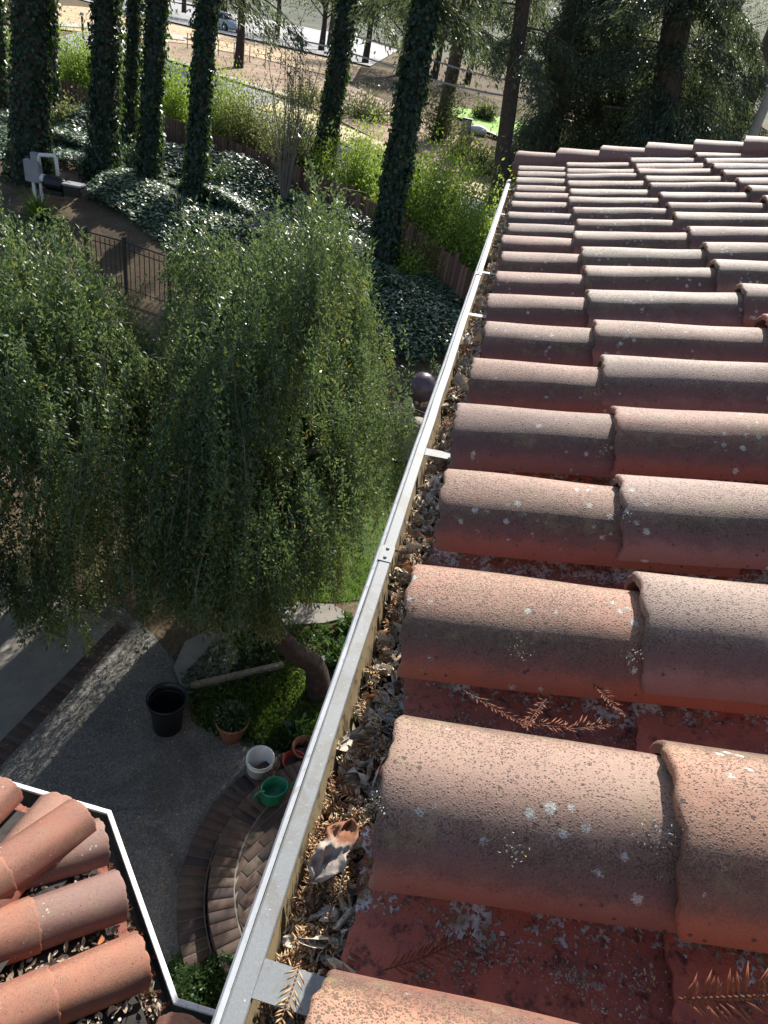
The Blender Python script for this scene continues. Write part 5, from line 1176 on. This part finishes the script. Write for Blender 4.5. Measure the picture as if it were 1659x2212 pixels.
# low wire fence on the slope
a_, b_ = G(405, 108), G(640, 158); t = thing('wire_fence', 'low wire fence with thin posts on the brown slope above the street', 'fence', tuple(a_)); l = -Vector(t.location)
for i in range(8): q_ = a_ + (b_ - a_) * i / 7; bm = bmesh.new(); add_tube(bm, [q_, q_ + np.array([0, 0, .9])], .03, 5); link('post', bmesh_me(bm, 'post'), MT['twig'], t, l)
for dz in (.3, .6, .88): bm = bmesh.new(); add_tube(bm, [a_ + np.array([0, 0, dz]), b_ + np.array([0, 0, dz])], .012, 4); link('wire', bmesh_me(bm, 'wire'), MT['twig'], t, l)

def car(loc, rz, mat, label):
    t = thing('parked_car', label, 'car', loc, rz, 'cars parked beyond the garden')
    secs = [(-2.2, .35, .70, .70), (-2.1, .25, .86, .80), (-1.2, .22, .93, .88), (0, .22, .95, .90), (1.1, .22, .92, .90), (1.9, .24, .80, .84), (2.2, .35, .62, .70)]
    bm = bmesh.new(); rows = []
    for x, zb, zt_, w_ in secs: rows.append([bm.verts.new(v) for v in [(x, -w_ * .95, zb), (x, -w_, (zb + zt_) / 2), (x, -w_ * .9, zt_), (x, 0, zt_ + .04), (x, w_ * .9, zt_), (x, w_, (zb + zt_) / 2), (x, w_ * .95, zb)]])
    for a, b in zip(rows, rows[1:]):
        for j in range(7): bm.faces.new((a[j], a[(j + 1) % 7], b[(j + 1) % 7], b[j]))
    bm.faces.new(rows[0]); bm.faces.new(rows[-1]); me = bmesh_me(bm, 'body', True); link('body', me, mat, t)
    def cab(name, x0_, x1_, x2_, x3_, z0_, z1_, w0_, w1_, m_):
        bm = bmesh.new(); v = [bm.verts.new(q_) for q_ in [(x0_, -w0_, z0_), (x3_, -w0_, z0_), (x3_, w0_, z0_), (x0_, w0_, z0_), (x1_, -w1_, z1_), (x2_, -w1_, z1_), (x2_, w1_, z1_), (x1_, w1_, z1_)]]
        for f_ in ((0, 1, 2, 3), (4, 5, 6, 7), (0, 1, 5, 4), (1, 2, 6, 5), (2, 3, 7, 6), (3, 0, 4, 7)): bm.faces.new([v[i] for i in f_])
        bmesh.ops.bevel(bm, geom=bm.edges[:], offset=.04, segments=2, affect='EDGES'); link(name, bmesh_me(bm, name, True), m_, t)
    cab('window', -1.75, -1.2, .55, 1.25, .86, 1.36, .80, .66, MT['car_glass']); cab('roof', -1.3, -1.15, .45, .6, 1.33, 1.45, .69, .64, mat)
    for sx in (-1.35, 1.35):
        for sy in (-.86, .86): bm = bmesh.new(); add_tube(bm, [(sx, sy - .1, .33), (sx, sy + .1, .33)], .33, 22); w_ = link('wheel', bmesh_me(bm, 'wheel'), MT['tyre'], t); bm = bmesh.new(); add_tube(bm, [(sx, sy - .112, .33), (sx, sy + .112, .33)], .2, 16); link('rim', bmesh_me(bm, 'rim'), MT['galv'], w_)
    for sy in (-.6, .6): bm = bmesh.new(); add_box(bm, (-2.19, sy, .62), (.08, .3, .12), bev=.02); link('headlight', bmesh_me(bm, 'headlight'), MT['white_plastic'], t)
def onG(x, y, Y): q_ = aty(x, y, Y); return (float(q_[0]), float(Y), float(g(Y)))
car(onG(1215, 335, 40), R(12), MT['car'], 'dark blue parked car whose roof shows just over the end of the tiles')
q_ = G(478, 66); car((float(q_[0]), float(q_[1]), float(q_[2])), R(-24), MT['car_white'], 'silver parked car on the far road between two ivy trunks')
# utility pole and cables
q_ = onG(1626, 290, 26); t = thing('utility_pole', 'pale wooden utility pole at the right edge beyond the roof', 'pole', q_); bm = bmesh.new(); add_tube(bm, [(0, 0, 0), (0, 0, 3), (0, 0, 9)], [.16, .15, .13], 14); link('post', bmesh_me(bm, 'post', True), MT['pole'], t)
bm = bmesh.new(); add_box(bm, (0, -.1, 8.4), (1.8, .1, .12)); link('crossarm', bmesh_me(bm, 'crossarm'), MT['pole'], t)
for i, (a, b, lb) in enumerate([((835, 140), (1250, 225), 'lower of two pale cables crossing behind the leaning ivy trunk'), ((905, 120), (1290, 195), 'upper of two pale cables crossing behind the leaning ivy trunk')]):
    a_ = aty(*a, 34.); b_ = aty(*b, 31.); pts = [a_ + (b_ - a_) * u + np.array([0, 0, -.25 * math.sin(PI * u)]) for u in np.linspace(-.6, 1.6, 14)]; bm = bmesh.new(); add_tube(bm, pts, .035, 6); tag(link('overhead_cable', bmesh_me(bm, 'overhead_cable'), MT['grey_box']), lb, 'cable')
q_ = G(1004, 287); t = thing('utility_box', 'small dark utility box at the lower edge of the bright lawn', 'box', tuple(q_)); bm = bmesh.new(); add_box(bm, (0, 0, .3), (.5, .4, .6), bev=.03); link('body', bmesh_me(bm, 'body'), MT['grey_box'], t); bm = bmesh.new(); add_box(bm, (0, 0, .63), (.56, .46, .06), bev=.02); link('lid', bmesh_me(bm, 'lid'), MT['dark_green'], t)
bm = bmesh.new(); bmesh.ops.create_icosphere(bm, subdivisions=3, radius=.5, matrix=Matrix.Diagonal((1.1, .7, .5, 1)))
for v_ in bm.verts: v_.co *= 1 + .08 * math.sin(7 * v_.co.x + 5 * v_.co.y)
q_ = G(1028, 291); tag(link('rock', bmesh_me(bm, 'rock', True), MT['white_plastic'], None, (q_[0], q_[1], q_[2] + .2)), 'white painted rock beside the dark utility box on the lawn edge', 'rock')
# bushes across the street
for i, (x, y, rx_, h, mt, lb) in enumerate([(938, 305, 1.5, 3.0, 'redwood_tip', 'dark rounded evergreen bush left of the bright lawn'), (800, 262, 2.2, 1.4, 'redwood_tip', 'dark clipped hedge across the street behind the leaning trunk'), (1040, 375, 1.3, 1.2, 'olive', 'grey twiggy bush on the slope right under the utility box'), (1085, 385, 1.2, 1.2, 'olive', 'grey twiggy bush on the slope nearest the end of the gutter'), (985, 345, 1.2, 1.1, 'olive', 'grey twiggy bush on the slope below the dark rounded evergreen'),
        (1045, 262, .9, 1.0, 'fartree', 'round green bush at the back edge of the bright lawn'), (655, 225, 1.6, 1.2, 'olive', 'grey green bush at the tip of the street shoulder'), (640, 20, 2.6, 3.2, 'fartree', 'reddish green bush beyond the upper road at the top edge'), (365, -10, 2.2, 2.4, 'fartree', 'shrub beyond the upper road between the middle ivy trunks'), (60, 40, 2.4, 2.2, 'fartree', 'shrub above the sidewalk at the top left corner')]):
    p = G(x, y); shrub(lb, p, (rx_, rx_ * .8, h), 2600 if mt != 'olive' else 1300, mt, 400 + i, 'bushes across the street', size=(.08, .20), wd=.45, stems=18)

def broadtree(label, px, py, h, cr, seed, n=5000, base=None, mat='fartree', cz=.62):
    p = G(px, py) if base is None else np.array(base, float); rq = np.random.default_rng(seed); t = thing('broadleaf_tree', label, 'tree', tuple(p), group='trees beyond the street'); l = -Vector(t.location)
    V, F, P, Rr = trunk_mesh([p, p + [.1, 0, h * .25], p + [.0, .1, h * .5], p + [.15, .1, h * .8]], [.30, .22, .17, .08], seed=seed); link('trunk', npmesh('trunk', V, F, smooth=True), MT['bark'], t, l)
    paths = []; Ps = []
    for i in range(16):
        d = unit(rq.normal(size=3)); d[2] = abs(d[2]) * .8 + .05; e = p + np.array([0, 0, h * cz]) + d * cr * rq.uniform(.6, 1); s0 = p + np.array([.1, 0, h * rq.uniform(.3, .6)]); tt = np.linspace(0, 1, 5)[:, None]; pp2 = s0 * (1 - tt) + e * tt; paths.append(pp2)
        m = n // 16; Ps.append(e + rq.normal(0, 1, (m, 3)) * cr * np.array([.26, .26, .2]) * rq.uniform(.6, 1.2))
    boughs_mesh('bough', paths, .08, MT['bark'], t, l); P_ = np.concatenate(Ps); k = len(P_)
    o = leaves('crown', P_, rdir(k) + np.array([0, 0, -.3]), rdir(k), rq.uniform(.12, .28, k), rq.uniform(.06, .12, k), MT[mat], t); o.location = l
broadtree('dark spreading tree with a stout trunk on the brown slope across the street', 515, 148, 7.5, 3.4, 51, 9000, mat='redwood')
fb = [(-34, 84, 12, 5), (-24, 90, 13, 6), (-13, 86, 12, 5.5), (-6, 68, 9, 4.5), (2, 92, 14, 6), (9, 74, 10, 5), (17, 95, 15, 6.5), (26, 84, 11, 5), (36, 100, 14, 6), (-3, 110, 16, 7), (12, 120, 17, 7), (-44, 96, 12, 6)]
fl = ['beyond the upper road at the top left', 'second from the left beyond the upper road', 'behind the far bushes left of the pale cables', 'low green tree behind the bright lawn', 'behind the bright lawn, taller than its neighbour', 'between the two slanting redwoods', 'behind the big dark redwood', 'low by the utility pole', 'at the right edge beyond the utility pole', 'tall and hazy above the bright lawn', 'tall and hazy between the redwoods', 'farthest left above the upper road']
for i, (x, y, h, c_) in enumerate(fb): broadtree('distant rounded tree ' + fl[i], 0, 0, h, c_, 500 + i, 5200, base=(x, y, float(g(y))))
for i, (px_, y_, h_, c_, lb) in enumerate([(480, 84, 9, 5, 'dark leafy tree beyond the upper road above the silver car'), (600, 78, 8, 4.6, 'dark leafy tree beyond the upper road above the twiggy shrub'), (700, 72, 8, 4.4, 'dark leafy tree beyond the road left of the trunk leaning to the street'), (800, 66, 8, 4.2, 'dark leafy tree beyond the road between the two leaning ivy trunks'), (880, 60, 7, 3.8, 'dark leafy tree beyond the road behind the nearest ivy trunk'), (960, 62, 8, 4, 'dark leafy tree behind the far end of the pale cables'), (340, 92, 9, 5.5, 'dark leafy tree beyond the upper road at the top left edge')]):
    q_ = onG(px_, 40, y_); broadtree(lb, 0, 0, h_, c_, 700 + i, 6500, base=q_, mat='redwood', cz=.5)
# hills
V, F = [], []; nxh, nyh = 60, 14
for j in range(nyh):
    for i in range(nxh):
        a = -1.25 + 2.5 * i / (nxh - 1); rd_ = 150 + 30 * j; V.append((rd_ * math.sin(a), rd_ * math.cos(a), 4 + 30 * (1 - math.cos(PI * min(1, j / 9))) / 2 * (1 + .3 * math.sin(3 * a + 1) + .12 * math.sin(11 * a)) + r.normal(0, .6)))
for j in range(nyh - 1):
    for i in range(nxh - 1): F.append((j * nxh + i, j * nxh + i + 1, (j + 1) * nxh + i + 1, (j + 1) * nxh + i))
tag(link('hills', npmesh('hills', V, F, smooth=True), simple('wooded_hillside', (.045, .065, .035), .95, var=.6, scale=.06, dirt=(.12, .11, .06), bump=1, bscale=.3)), kind='structure')
